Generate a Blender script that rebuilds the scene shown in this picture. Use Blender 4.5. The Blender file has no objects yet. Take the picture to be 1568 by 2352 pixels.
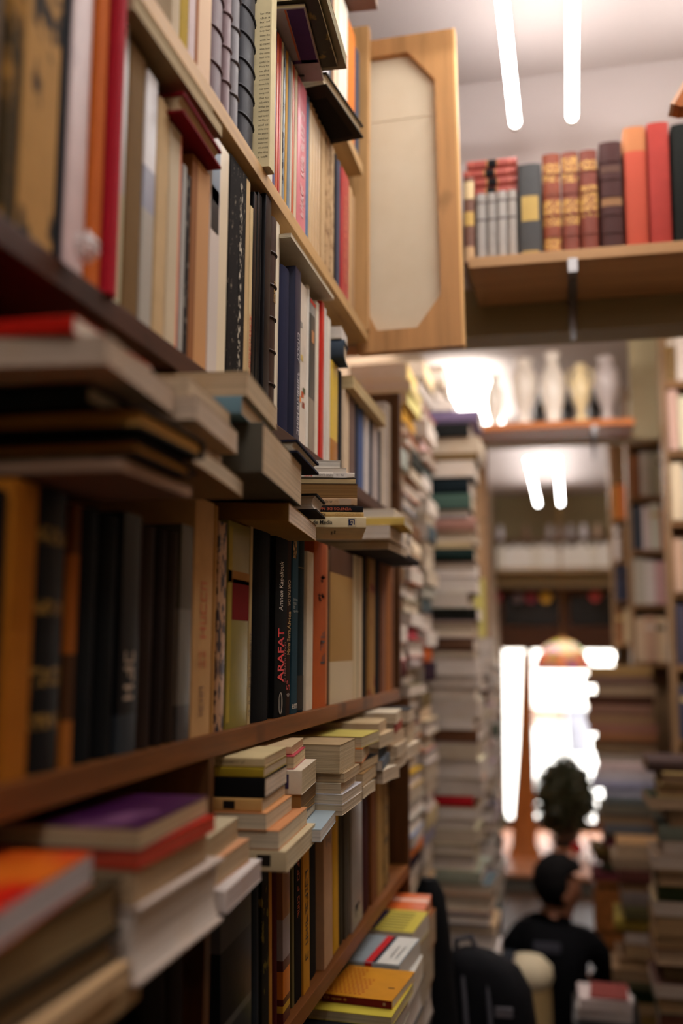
import bpy, bmesh, math, random
from mathutils import Vector, Matrix, Euler
rng = random.Random(7)
S = bpy.context.scene
COL = S.collection
HZ = 1.70                      # eye height above the floor; heights below are written relative to the eye
PW, PH, PF = 1568, 2352, 2287.0

# ------------------------------------------------------------------ camera
def cam_axes(vp=(1310, 1488), roll=1.4):
    d = Vector((vp[0] - PW / 2, -(vp[1] - PH / 2), -PF)).normalized()
    r = math.radians(roll)
    up = Vector((-math.sin(r), math.cos(r), 0))
    up = (up - d * up.dot(d)).normalized()
    right = d.cross(up)
    return Matrix((right, d, up))          # maps camera vectors to world vectors
RW = cam_axes()
cam = bpy.data.cameras.new('camera')
cam.sensor_fit = 'VERTICAL'; cam.sensor_height = 36.0; cam.sensor_width = 24.0
cam.lens = PF / PH * 36.0
cam.clip_start = 0.05; cam.clip_end = 200
cam.dof.use_dof = True; cam.dof.focus_distance = 1.24; cam.dof.aperture_fstop = 2.0
co = bpy.data.objects.new('camera', cam); COL.objects.link(co)
co.matrix_world = Matrix.Translation((0, 0, HZ)) @ RW.to_4x4()
S.camera = co

def ray(px, py):
    return RW @ Vector((px - PW / 2, -(py - PH / 2), -PF))
def atX(px, py, X):
    r = ray(px, py); return r * (X / r.x)
def atY(px, py, Y):
    r = ray(px, py); return r * (Y / r.y)

# ------------------------------------------------------------------ materials
def lin(c):
    return tuple(((v / 255) / 12.92 if v / 255 <= .04045 else ((v / 255 + .055) / 1.055) ** 2.4) for v in c[:3]) + (1,)
MC = {}
def newmat(name):
    m = bpy.data.materials.new(name); m.use_nodes = True
    nt = m.node_tree; b = nt.nodes['Principled BSDF']
    return m, nt, b
def N(nt, t, **kw):
    n = nt.nodes.new(t)
    for k, v in kw.items(): setattr(n, k, v)
    return n
def objcoord(nt, scale=(1, 1, 1), gen=False):
    tc = N(nt, 'ShaderNodeTexCoord'); mp = N(nt, 'ShaderNodeMapping')
    mp.inputs['Scale'].default_value = scale
    nt.links.new(tc.outputs['Generated' if gen else 'Object'], mp.inputs[0]); return mp.outputs[0]
def noise(nt, vec, scale, detail=4, rough=.6):
    n = N(nt, 'ShaderNodeTexNoise'); n.inputs['Scale'].default_value = scale
    n.inputs['Detail'].default_value = detail; n.inputs['Roughness'].default_value = rough
    nt.links.new(vec, n.inputs['Vector']); return n.outputs['Fac']
def mixc(nt, fac, a, b):
    m = N(nt, 'ShaderNodeMix', data_type='RGBA')
    for s, v in ((0, fac), (6, a), (7, b)):
        if hasattr(v, 'is_output') or isinstance(v, bpy.types.NodeSocket): nt.links.new(v, m.inputs[s])
        else: m.inputs[s].default_value = v
    return m.outputs[2]
def ramp(nt, fac, stops, const=False):
    r = N(nt, 'ShaderNodeValToRGB'); cr = r.color_ramp
    cr.interpolation = 'CONSTANT' if const else 'LINEAR'
    while len(cr.elements) < len(stops): cr.elements.new(.5)
    for e, (p, c) in zip(cr.elements, stops): e.position = p; e.color = c
    nt.links.new(fac, r.inputs[0]); return r.outputs[0]
def bump(nt, b, h, strength=.3, dist=.002):
    n = N(nt, 'ShaderNodeBump'); n.inputs['Strength'].default_value = strength; n.inputs['Distance'].default_value = dist
    nt.links.new(h, n.inputs['Height']); nt.links.new(n.outputs[0], b.inputs['Normal'])

ROUGH = dict(cloth=.75, leather=.42, gloss=.3, paper=.8, matte=.9)
def cover_mat(kind, col, extra=None):
    """kind cloth / leather / gloss / paper; extra: None, ('bands', [(z, col)...]), ('blot', col2, lo, hi, scale), ('worn', col2), ('tan', ...)"""
    key = ('c', kind, tuple(col), repr(extra))
    if key in MC: return MC[key]
    m, nt, b = newmat(kind + '_cover')
    ov = objcoord(nt)
    base = lin(col)
    f = noise(nt, ov, 38, 5)
    dk = tuple(v * .8 for v in base[:3]) + (1,)
    c = mixc(nt, f, dk, tuple(min(1, v * 1.12) for v in base[:3]) + (1,))
    if extra and extra[0] == 'bands':
        sep = N(nt, 'ShaderNodeSeparateXYZ'); nt.links.new(objcoord(nt, gen=True), sep.inputs[0])
        c2 = ramp(nt, sep.outputs[2], [(p, lin(q)) for p, q in extra[1]], True)
        c = mixc(nt, .88, c, c2)
    if extra and extra[0] == 'vbands':
        sep = N(nt, 'ShaderNodeSeparateXYZ'); nt.links.new(objcoord(nt, gen=True), sep.inputs[0])
        c2 = ramp(nt, sep.outputs[1], [(p, lin(q)) for p, q in extra[1]], True)
        c = mixc(nt, .9, c, c2)
    if extra and extra[0] == 'blot':
        _, col2, lo, hi, sc = extra
        g = noise(nt, objcoord(nt, (1, 1.5, 1)), sc, 3, .55)
        fr = ramp(nt, g, [(lo, (0, 0, 0, 1)), (hi, (1, 1, 1, 1))])
        c = mixc(nt, fr, c, lin(col2))
    if extra and extra[0] == 'worn':
        g = noise(nt, objcoord(nt, (1, 2.2, 1)), 70, 8, .75)
        fr = ramp(nt, g, [(.60, (0, 0, 0, 1)), (.68, (1, 1, 1, 1))])
        c = mixc(nt, fr, c, lin(extra[1]))
    if extra and extra[0] == 'gilt':
        _, col2, zones = extra                       # gold tooling between the given heights
        sep = N(nt, 'ShaderNodeSeparateXYZ'); nt.links.new(objcoord(nt, gen=True), sep.inputs[0])
        st = [(0, (0, 0, 0, 1))]
        for a, z in zones: st += [(a, (1, 1, 1, 1)), (z, (0, 0, 0, 1))]
        zf = ramp(nt, sep.outputs[2], st, True)
        g = noise(nt, ov, 160, 3, .6)
        gf = ramp(nt, g, [(.46, (0, 0, 0, 1)), (.52, (1, 1, 1, 1))])
        mm = N(nt, 'ShaderNodeMath', operation='MULTIPLY'); nt.links.new(zf, mm.inputs[0]); nt.links.new(gf, mm.inputs[1])
        c = mixc(nt, mm.outputs[0], c, lin(col2))
    nt.links.new(c, b.inputs['Base Color'])
    b.inputs['Roughness'].default_value = ROUGH[kind]; b.inputs['Specular IOR Level'].default_value = .2 if sum(col) > 200 else .08
    if kind == 'leather': bump(nt, b, noise(nt, ov, 420, 4, .7), .25, .0008)
    elif kind == 'cloth':
        w = N(nt, 'ShaderNodeTexWave'); w.inputs['Scale'].default_value = 700; nt.links.new(ov, w.inputs[0]); bump(nt, b, w.outputs[1], .15, .0004)
    else: bump(nt, b, noise(nt, ov, 60, 3), .12, .001)
    MC[key] = m; return m
def page_mat(col):
    key = ('p', tuple(col))
    if key in MC: return MC[key]
    m, nt, b = newmat('paper_edges')
    f = noise(nt, objcoord(nt, (2.5, 900, 2.5)), 1.0, 5, .7)
    g = noise(nt, objcoord(nt), 22, 4)
    base = lin(col)
    c = ramp(nt, f, [(.30, tuple(v * .42 for v in base[:3]) + (1,)), (.5, tuple(v * .85 for v in base[:3]) + (1,)), (.7, base)])
    c = mixc(nt, ramp(nt, g, [(.5, (0, 0, 0, 1)), (.9, (1, 1, 1, 1))]), c, tuple(v * q for v, q in zip(base[:3], (.76, .66, .54))) + (1,))
    nt.links.new(c, b.inputs['Base Color']); b.inputs['Roughness'].default_value = .92; b.inputs['Specular IOR Level'].default_value = .15
    bump(nt, b, f, .5, .0012)
    MC[key] = m; return m
def wood_mat(col, axis=1, dark=.55, rough=.5, name='wood'):
    key = ('w', tuple(col), axis, dark)
    if key in MC: return MC[key]
    m, nt, b = newmat(name)
    sc = [28, 28, 28]; sc[axis] = 1.6
    v = objcoord(nt, tuple(sc))
    f = noise(nt, v, 1.2, 8, .65)
    base = lin(col)
    c = ramp(nt, f, [(.3, tuple(q * dark for q in base[:3]) + (1,)), (.52, base), (.75, tuple(min(1, q * 1.25) for q in base[:3]) + (1,))])
    k = noise(nt, objcoord(nt), 9, 2)
    c = mixc(nt, ramp(nt, k, [(.62, (0, 0, 0, 1)), (.72, (1, 1, 1, 1))]), c, tuple(q * .45 for q in base[:3]) + (1,))
    nt.links.new(c, b.inputs['Base Color']); b.inputs['Roughness'].default_value = rough; b.inputs['Specular IOR Level'].default_value = .22
    bump(nt, b, f, .25, .001)
    MC[key] = m; return m
def plain(name, col, rough=.6, metal=0, nscale=12, amt=.15, bmp=0):
    key = ('f', name, tuple(col), rough, metal)
    if key in MC: return MC[key]
    m, nt, b = newmat(name)
    base = lin(col); ov = objcoord(nt)
    f = noise(nt, ov, nscale, 5)
    c = mixc(nt, f, tuple(v * (1 - amt) for v in base[:3]) + (1,), tuple(min(1, v * (1 + amt)) for v in base[:3]) + (1,))
    nt.links.new(c, b.inputs['Base Color']); b.inputs['Roughness'].default_value = rough; b.inputs['Metallic'].default_value = metal
    if sum(col) < 70 and rough > .6: b.inputs['Specular IOR Level'].default_value = .12
    if bmp: bump(nt, b, noise(nt, ov, nscale * 8, 4), bmp, .002)
    MC[key] = m; return m
def emit(name, col, st):
    key = ('e', name, tuple(col), st)
    if key in MC: return MC[key]
    m = bpy.data.materials.new(name); m.use_nodes = True; nt = m.node_tree; nt.nodes.clear()
    e = N(nt, 'ShaderNodeEmission'); e.inputs[0].default_value = lin(col); e.inputs[1].default_value = st
    o = N(nt, 'ShaderNodeOutputMaterial'); nt.links.new(e.outputs[0], o.inputs[0]); MC[key] = m; return m

# ------------------------------------------------------------------ mesh helpers
def link(name, me, mat, parent=None):
    o = bpy.data.objects.new(name, me); COL.objects.link(o)
    if mat is not None: me.materials.append(mat)
    if parent is not None: o.parent = parent
    return o
def pydata(name, vs, fs, smooth=None):
    me = bpy.data.meshes.new(name); me.from_pydata(vs, [], fs); me.validate()
    bm = bmesh.new(); bm.from_mesh(me); bmesh.ops.recalc_face_normals(bm, faces=bm.faces); bm.to_mesh(me); bm.free()
    if smooth is not None:
        for p in me.polygons: p.use_smooth = True
        me.set_sharp_from_angle(angle=math.radians(smooth))
    return me
def boxv(x0, x1, y0, y1, z0, z1):
    vs = [(x, y, z) for x in (x0, x1) for y in (y0, y1) for z in (z0, z1)]
    fs = [(0, 1, 3, 2), (4, 6, 7, 5), (0, 4, 5, 1), (2, 3, 7, 6), (0, 2, 6, 4), (1, 5, 7, 3)]
    return vs, fs
def box(name, mat, x0, x1, y0, y1, z0, z1, parent=None, bev=0):
    vs, fs = boxv(x0, x1, y0, y1, z0, z1); me = pydata(name, vs, fs)
    if bev:
        bm = bmesh.new(); bm.from_mesh(me); bmesh.ops.bevel(bm, geom=list(bm.edges), offset=bev, segments=2, affect='EDGES', profile=.7); bm.to_mesh(me); bm.free()
    return link(name, me, mat, parent)
def prism(pts, y0, y1):
    """outline in XZ extruded along Y"""
    n = len(pts); vs = [(x, y0, z) for x, z in pts] + [(x, y1, z) for x, z in pts]
    fs = [tuple(range(n)), tuple(range(2 * n - 1, n - 1, -1))] + [(i, (i + 1) % n, n + (i + 1) % n, n + i) for i in range(n)]
    return vs, fs
def lathe(name, mat, prof, parent=None, seg=24, smooth=40):
    vs = []; fs = []
    for r, z in prof:
        for k in range(seg):
            a = 2 * math.pi * k / seg; vs.append((r * math.cos(a), r * math.sin(a), z))
    for i in range(len(prof) - 1):
        for k in range(seg):
            a = i * seg + k; b = i * seg + (k + 1) % seg; fs.append((a, b, b + seg, a + seg))
    fs.append(tuple(range(seg))); fs.append(tuple(range((len(prof) - 1) * seg, len(prof) * seg)))
    return link(name, pydata(name, vs, fs, smooth), mat, parent)
def loft(name, mat, secs, parent=None, seg=28, p=2.6, smooth=60):
    """secs: (z, cx, cy, rx, ry)"""
    vs = []; fs = []
    for z, cx, cy, rx, ry in secs:
        for k in range(seg):
            a = 2 * math.pi * k / seg; c, s = math.cos(a), math.sin(a)
            vs.append((cx + rx * math.copysign(abs(c) ** (2 / p), c), cy + ry * math.copysign(abs(s) ** (2 / p), s), z))
    for i in range(len(secs) - 1):
        for k in range(seg):
            a = i * seg + k; b = i * seg + (k + 1) % seg; fs.append((a, b, b + seg, a + seg))
    fs.append(tuple(range(seg))); fs.append(tuple(range((len(secs) - 1) * seg, len(secs) * seg)))
    return link(name, pydata(name, vs, fs, smooth), mat, parent)
def tube(name, mat, pts, r, parent=None, seg=10):
    vs = []; fs = []; n = len(pts); P = [Vector(p) for p in pts]
    for i in range(n):
        d = (P[min(i + 1, n - 1)] - P[max(i - 1, 0)]).normalized()
        u = d.orthogonal().normalized() if i == 0 else (u - d * u.dot(d)).normalized()
        v = d.cross(u)
        rr = r[i] if isinstance(r, (list, tuple)) else r
        for k in range(seg):
            a = 2 * math.pi * k / seg; vs.append(tuple(P[i] + (u * math.cos(a) + v * math.sin(a)) * rr))
    for i in range(n - 1):
        for k in range(seg):
            a = i * seg + k; b = i * seg + (k + 1) % seg; fs.append((a, b, b + seg, a + seg))
    fs.append(tuple(range(seg))); fs.append(tuple(range((n - 1) * seg, n * seg)))
    return link(name, pydata(name, vs, fs, 50), mat, parent)
LABELS = {}
def tag(o, label, cat, group=None):
    n = len(label.split())
    if n < 4 or n > 16: print('LABELLEN', n, label)
    if label in LABELS: print('LABELDUP', label)
    LABELS[label] = 1
    o['label'] = label; o['category'] = cat
    if group: o['group'] = group
    return o
def empty(name, loc, label, cat, group=None, rz=0):
    o = bpy.data.objects.new(name, None); COL.objects.link(o); o.empty_display_size = .02
    o.location = (loc[0], loc[1], loc[2] + HZ); o.rotation_euler = (0, 0, rz)
    return tag(o, label, cat, group)
def struct(o): o['kind'] = 'structure'; return o

# ------------------------------------------------------------------ books
# local frame: spine towards +X at x = 0, thickness along Y, height along Z from 0, leaves towards -X
def case_mesh(h, w, t, hard, rnd, warp=0):
    b = .0024 if hard else .0007
    b = min(b, t * .2)
    r = min(t * .28, .007) * rnd
    hy = t / 2
    out = [(-w, hy)]
    if hard: out += [(-r - .013, hy), (-r - .008, hy - .0011), (-r - .003, hy)]
    else: out += [(-.0012 - r, hy)]
    k = 8 if rnd else 2
    for i in range(k + 1):
        a = math.pi / 2 - math.pi * i / k
        if rnd: out.append((-r + r * math.cos(a), hy * .985 * math.sin(a)))
    if not rnd: out += [(-.0002, hy - .0008), (0, hy - .002 if t > .006 else hy * .5), (0, -hy + .002 if t > .006 else -hy * .5), (-.0002, -hy + .0008)]
    if hard: out += [(-r - .003, -hy), (-r - .008, -hy + .0011), (-r - .013, -hy)]
    else: out += [(-.0012 - r, -hy)]
    out += [(-w, -hy)]
    n = len(out); inn = []
    for i in range(n):
        p0 = Vector(out[max(i - 1, 0)]); p1 = Vector(out[min(i + 1, n - 1)]); d = (p1 - p0)
        d = d.normalized() if d.length > 1e-9 else Vector((1, 0))
        nrm = Vector((d.y, -d.x))                     # inward for this winding
        q = Vector(out[i]) + nrm * b
        inn.append((min(q.x, -b * .6) if i not in (0, n - 1) else -w, q.y))
    zs = [0, h] if not warp else [h * i / 8 for i in range(9)]
    vs = []
    for z in zs:
        o = warp * ((z / h) ** 2)
        vs += [(x, y + o, z) for x, y in out] + [(x, y + o, z) for x, y in inn]
    fs = []; L = 2 * n
    for s in range(len(zs) - 1):
        a = s * L; c = a + L
        for i in range(n - 1):
            fs.append((a + i, a + i + 1, c + i + 1, c + i)); fs.append((a + n + i, c + n + i, c + n + i + 1, a + n + i + 1))
        for i in (0, n - 1): fs.append((a + i, c + i, c + n + i, a + n + i))
    e = (len(zs) - 1) * L
    for i in range(n - 1):
        fs.append((i, n + i, n + i + 1, i + 1)); fs.append((e + i, e + i + 1, e + n + i + 1, e + n + i))
    return pydata('cover', vs, fs, 40), r, b
def page_mesh(h, w, t, hard, r, b, warp=0):
    o = .0028 if hard else .0004
    o = min(o, w * .05)
    y = t / 2 - b - .0001
    c = .004 if hard else 0
    k = 6; prof = [(-r * .6 - b - .0004, y)]
    for i in range(k + 1):
        v = y - 2 * y * i / k; prof.append((-w + o + c * (1 - (v / y) ** 2), v))
    prof += [(-r * .6 - b - .0004, -y)]
    n = len(prof)
    z0, z1 = o, h - o
    zs = [z0, z1] if not warp else [z0 + (z1 - z0) * i / 8 for i in range(9)]
    vs = []
    for z in zs: vs += [(x, yy + warp * (z / h) ** 2, z) for x, yy in prof]
    fs = [tuple(range(n)), tuple(range((len(zs) - 1) * n, len(zs) * n))]
    for s in range(len(zs) - 1):
        fs += [(s * n + i, s * n + (i + 1) % n, (s + 1) * n + (i + 1) % n, (s + 1) * n + i) for i in range(n)]
    return pydata('pages', vs, fs, 30)
class Book: pass
def book(M, h, w, t, kind, col, label, pages=(214, 196, 164), extra=None, rnd=None, hubs=0, group=None, warp=0, hard=None, name=None):
    """M: matrix of the book's own frame (already with HZ)"""
    hard = (kind in ('cloth', 'leather')) if hard is None else hard
    rnd = (1 if (hard and t > .012) else 0) if rnd is None else rnd
    name = name or ('leather_book' if kind == 'leather' else 'hardcover_book' if hard else 'paperback')
    e = bpy.data.objects.new(name, None); COL.objects.link(e); e.empty_display_size = .01
    e.matrix_world = M
    tag(e, label, 'book', group)
    me, r, b = case_mesh(h, w, t, hard, rnd, warp)
    c = link('cover', me, cover_mat('paper' if kind == 'matte' else kind, col, extra), e)
    pg = link('pages', page_mesh(h, w, t, hard, r, b, warp), page_mat(pages), e)
    B = Book(); B.e, B.h, B.w, B.t, B.c, B.r, B.rnd = e, h, w, t, c, r, rnd
    for i in range(hubs):
        z = h * (.1 + .8 * (i + .5) / hubs) if hubs > 1 else h * .5
        hy = t / 2; pts = []
        for j in range(9):
            a = math.pi / 2 - math.pi * j / 8
            pts.append((-r + (r + .0006) * math.cos(a), hy * .985 * math.sin(a), z))
        tube('raised_band', cover_mat('leather', tuple(int(v * .95) for v in col)), pts, .0017, e, 6)
    return B
def text_me(s, bold=0):
    cu = bpy.data.curves.new('t', 'FONT'); cu.body = s; cu.size = 1; cu.resolution_u = 3; cu.offset = bold
    o = bpy.data.objects.new('t', cu); COL.objects.link(o)
    dg = bpy.context.evaluated_depsgraph_get(); me = bpy.data.meshes.new_from_object(o.evaluated_get(dg))
    bpy.data.objects.remove(o); bpy.data.curves.remove(cu)
    return me
def fit(me, a, b, Mtx):
    """scale the text to length a and height b, centred, then place by Mtx"""
    xs = [v.co.x for v in me.vertices]; ys = [v.co.y for v in me.vertices]
    if not xs: return
    cx, cy = (min(xs) + max(xs)) / 2, (min(ys) + max(ys)) / 2
    sx, sy = a / (max(xs) - min(xs)), b / (max(ys) - min(ys))
    for v in me.vertices: v.co = Mtx @ Vector(((v.co.x - cx) * sx, (v.co.y - cy) * sy, 0))
def ink(col): return plain('ink', col, .5, 0, 30, .08)
def title(B, s, z0, z1, hgt, col, way='up', y=0, bold=0, name='spine_title'):
    me = text_me(s, bold); m = (z0 + z1) / 2
    x = .0006
    if B.rnd: x = -B.r + B.r * math.sqrt(max(0, 1 - (abs(y) / (B.t / 2)) ** 2)) + .0007
    R = Matrix(((0, 0, 1), (0, -1, 0), (1, 0, 0))) if way == 'up' else Matrix(((0, 0, 1), (0, 1, 0), (-1, 0, 0)))
    fit(me, z1 - z0, hgt, Matrix.Translation((x, y, m)) @ R.to_4x4())
    return link(name, me, ink(col), B.e)
def marks(B, z0, z1, hgt, col, y=0, name='worn_lettering'):
    """print too worn or blurred to read: short irregular strokes along the spine"""
    vs = []; fs = []; z = z0
    while z < z1:
        g = hgt * rng.uniform(.4, .7)
        if rng.random() < .12: z += g; continue
        for a, b_, c, d in rng.sample(((0, .22, 0, 1), (.75, 1, 0, 1), (0, 1, .82, 1), (0, 1, 0, .16), (.3, .8, .42, .58)), 3):
            yy0, yy1 = y - hgt / 2 + c * hgt, y - hgt / 2 + d * hgt
            x = .0006 if not B.rnd else -B.r + B.r * math.sqrt(max(0, 1 - (abs(y) / (B.t / 2)) ** 2)) + .0007
            n = len(vs); vs += [(x, yy0, z + a * g), (x, yy1, z + a * g), (x, yy1, z + b_ * g), (x, yy0, z + b_ * g)]; fs.append((n, n + 1, n + 2, n + 3))
        z += g * 1.25
    return link(name, pydata(name, vs, fs), ink(col), B.e)
def patch(B, z0, z1, y0, y1, col, name='spine_label', kind='paper'):
    """printed or pasted label on the spine, 0.3 mm proud, follows a rounded back"""
    k = 6; vs = []; hy = B.t / 2
    for i in range(k + 1):
        y = y0 + (y1 - y0) * i / k
        x = (-B.r + B.r * math.sqrt(max(0, 1 - (y / hy) ** 2))) if B.rnd else 0
        vs += [(x + .0004, y, z0), (x + .0004, y, z1)]
    fs = [(2 * i, 2 * i + 1, 2 * i + 3, 2 * i + 2) for i in range(k)]
    return link(name, pydata(name, vs, fs), cover_mat(kind, col), B.e)
def face(B, side, x0, x1, z0, z1, col, name='cover_print', s=None, hgt=None, rot=0):
    """print on a cover board: side +1 is the +Y board; x runs from the spine (0) to the fore edge (-w)"""
    y = side * (B.t / 2 + .0003)
    if s is None:
        me = pydata(name, [(x0, y, z0), (x1, y, z0), (x1, y, z1), (x0, y, z1)], [(0, 1, 2, 3)])
    else:
        me = text_me(s)
        u, v = (Vector((0, 0, 1)), Vector((-1, 0, 0))) if rot else (Vector((-side * 1.0, 0, 0)), Vector((0, 0, 1)))
        n = u.cross(v)
        R = Matrix((u, v, n)).transposed()
        a, b = (z1 - z0, hgt) if rot else (x1 - x0, hgt)
        fit(me, abs(a), b, Matrix.Translation(((x0 + x1) / 2, y, (z0 + z1) / 2)) @ R.to_4x4())
    return link(name, me, ink(col) if s else cover_mat('paper', col), B.e)

def std(X, Y, z, lean=0, yaw=0):
    return Matrix.Translation((X, Y, z + HZ)) @ Matrix.Rotation(yaw, 4, 'Z') @ Matrix.Rotation(lean, 4, 'X')
ORI = {'S-': Matrix(((0, 0, 1), (-1, 0, 0), (0, -1, 0))), 'F-': Matrix(((0, 0, 1), (1, 0, 0), (0, 1, 0))),
       'S+': Matrix(((1, 0, 0), (0, 0, 1), (0, -1, 0))), 'F+': Matrix(((-1, 0, 0), (0, 0, 1), (0, 1, 0))),
       's-': Matrix(((0, 0, -1), (-1, 0, 0), (0, 1, 0)))}
def lie(X, Y, z, o, h, w, t, yaw=0):
    """a lying book whose near right-hand bottom corner is at (X, Y, z); o: which edge faces where"""
    if o in ('S-',): off = (-h, 0, t / 2)
    elif o == 's-': off = (0, 0, t / 2)
    elif o == 'F-': off = (-h, w, t / 2)
    elif o == 'S+': off = (0, 0, t / 2)
    else: off = (-w, 0, t / 2)
    return Matrix.Translation((X, Y, z + HZ)) @ Matrix.Rotation(math.radians(yaw), 4, 'Z') @ Matrix.Translation(off) @ ORI[o].to_4x4()

def short(d):
    for k in (' with ', ' in a ', ' at the ', ' beside ', ' against ', ' by the ', ' titled ', ' wrapped ', ' over ', ' on the ', ' nearest ', ' under '):
        i = d.find(k)
        if i > 0: d = d[:i]
    return d
def pick(c):
    for q in c:
        if len(q.split()) <= 16 and q not in LABELS: return q
    return min(c, key=lambda q: len(q.split()))
def row(X, z0, yref, entries, phrase, group, lean=0.0, wdef=.17):
    out = {}
    prev = None
    a = math.radians(lean)
    for i, en in enumerate(entries):
        x0, x1, top, kind, col, desc = en[:6]; kw = dict(en[6]) if len(en) > 6 else {}
        dx = kw.pop('dx', 0); w = kw.pop('w', wdef); ttl = kw.pop('ttl', []); lab = kw.pop('lab', []); key = kw.pop('key', None); yaw = kw.pop('yaw', 0)
        yr = kw.pop('yref', yref)
        pa, pb = atX(x0, yr, X), atX(x1, yr, X)
        t = (pb.y - pa.y) * math.cos(a) - .0006
        h = top if top < 5 else atX((x0 + x1) / 2, top, X).z - z0
        Ym = (pa.y + pb.y) / 2 + math.tan(a) * ((pa.z + pb.z) / 2 - z0)
        zz = z0 + abs(math.sin(a)) * t / 2 + .0003
        label = pick([f"{desc} {phrase} nearest the camera"] if not prev else [f"{desc} {phrase} {j} the {q}" for q in (prev, short(prev)) for j in ('just beyond', 'beyond')] + [f"{short(desc)} {phrase} beyond the {short(prev)}"])
        B = book(std(X + dx, Ym, zz, a, yaw), h, w, t, kind, col, kw.pop('label', label), group=group, **kw)
        for q in lab: patch(B, q[0] * h, q[1] * h, q[2] * t / 2, q[3] * t / 2, q[4])
        for q in ttl: marks(B, q[1] * h, q[2] * h, q[3] * t, q[4], (q[6] if len(q) > 6 else 0) * t / 2) if q[0] == '~' else title(B, q[0], q[1] * h, q[2] * h, q[3] * t, q[4], q[5] if len(q) > 5 else 'up', (q[6] if len(q) > 6 else 0) * t / 2)
        if key: out[key] = B
        prev = desc
    return out
ORD = 'first second third fourth fifth sixth seventh eighth ninth tenth eleventh twelfth thirteenth fourteenth fifteenth sixteenth seventeenth eighteenth nineteenth twentieth'.split()
def ordn(i):
    if i < 20: return ORD[i]
    tens = ['twenty', 'thirty', 'forty', 'fifty'][(i + 1) // 10 - 2]; u = (i + 1) % 10
    return (tens[:-1] + 'ieth') if u == 0 else f"{tens}-{ORD[u - 1]}"
def pile(X, Y, z, books, phrase, group, yaw=0):
    out = []; n = len(books)
    for i, en in enumerate(books):
        t, lx, ly, o, dx, dy, yw, kind, col, pg, desc = en[:11]; kw = dict(en[11]) if len(en) > 11 else {}
        h, w = (ly, lx) if o[1] == '+' else (lx, ly)
        pos = ordn(n - 1 - i) + ' from the top' if n - 1 - i > 0 else 'topmost'
        if i == 0 and n > 2: pos = 'lowest'
        label = pick([f"{desc}, {pos} in the {phrase}", f"{short(desc)}, {pos} in the {phrase}", f"{desc}, {pos} in the {short(phrase)}", f"{short(desc)}, {pos} in the {short(phrase)}"])
        kw.setdefault('label', label)
        B = book(lie(X + dx, Y + dy, z + .0006, o, h, w, t - .0004, yaw + yw), h, w, t - .0004, kind, col, pages=pg, group=group, **kw)
        out.append(B); z += t
    return out

# ------------------------------------------------------------------ bookcase on the left wall
CREAM = (214, 200, 174); WHITE = (230, 222, 212); TAN = (170, 144, 108); OCH = (150, 112, 62); GREYP = (200, 190, 180)
SA, SB, SC, SD, SE = .567, .270, -.087, -.457, -.745
XS = -.352
bc = empty('bookcase', (-.47, 1.2, -HZ), 'tall brown wooden bookcase crammed with books along the aisle', 'bookcase')
wd = wood_mat((128, 76, 32), 1); wl = wood_mat((190, 152, 102), 1); wdk = wood_mat((72, 40, 24), 1)
wv = wood_mat((92, 58, 30), 2)
for z, th, y1, m in ((SA + .295, .020, 1.665, wl), (SA, .019, 1.722, wl), (SB, .020, 2.06, wdk), (SC, .022, 2.06, wd), (SD, .022, 2.165, wd)):
    box('shelf', m, -.60, -.345, .25, y1, HZ + z - th, HZ + z, None, .0012).parent = bc
box('shelf', wd, -.60, -.33, .25, 2.16, HZ + SE - .022, HZ + SE, bc, .0012)
box('upright', wood_mat((196, 152, 100), 2), -.60, -.343, 1.702, 1.722, HZ + SA + .0005, HZ + 1.16, bc, .001)
box('upright', wv, -.60, -.350, 2.085, 2.105, HZ + SC + .0005, HZ + SA - .02, bc, .001)
box('upright', wv, -.60, -.345, .938, .954, HZ + SD + .0005, HZ + SC - .0225, bc, .001)
box('upright', wv, -.60, -.345, 2.168, 2.188, HZ + SE + .0005, HZ + SC - .0225, bc, .001)
box('upright', wv, -.60, -.345, .225, .249, 0.002, HZ + 1.16, bc, .001)
box('back_panel', wood_mat((92, 60, 34), 2), -.612, -.601, .225, 2.19, 0.002, HZ + 1.16, bc)
bc.matrix_parent_inverse = Matrix()
for o in list(bc.children): o.location = (-bc.location.x, -bc.location.y, -bc.location.z)

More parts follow.
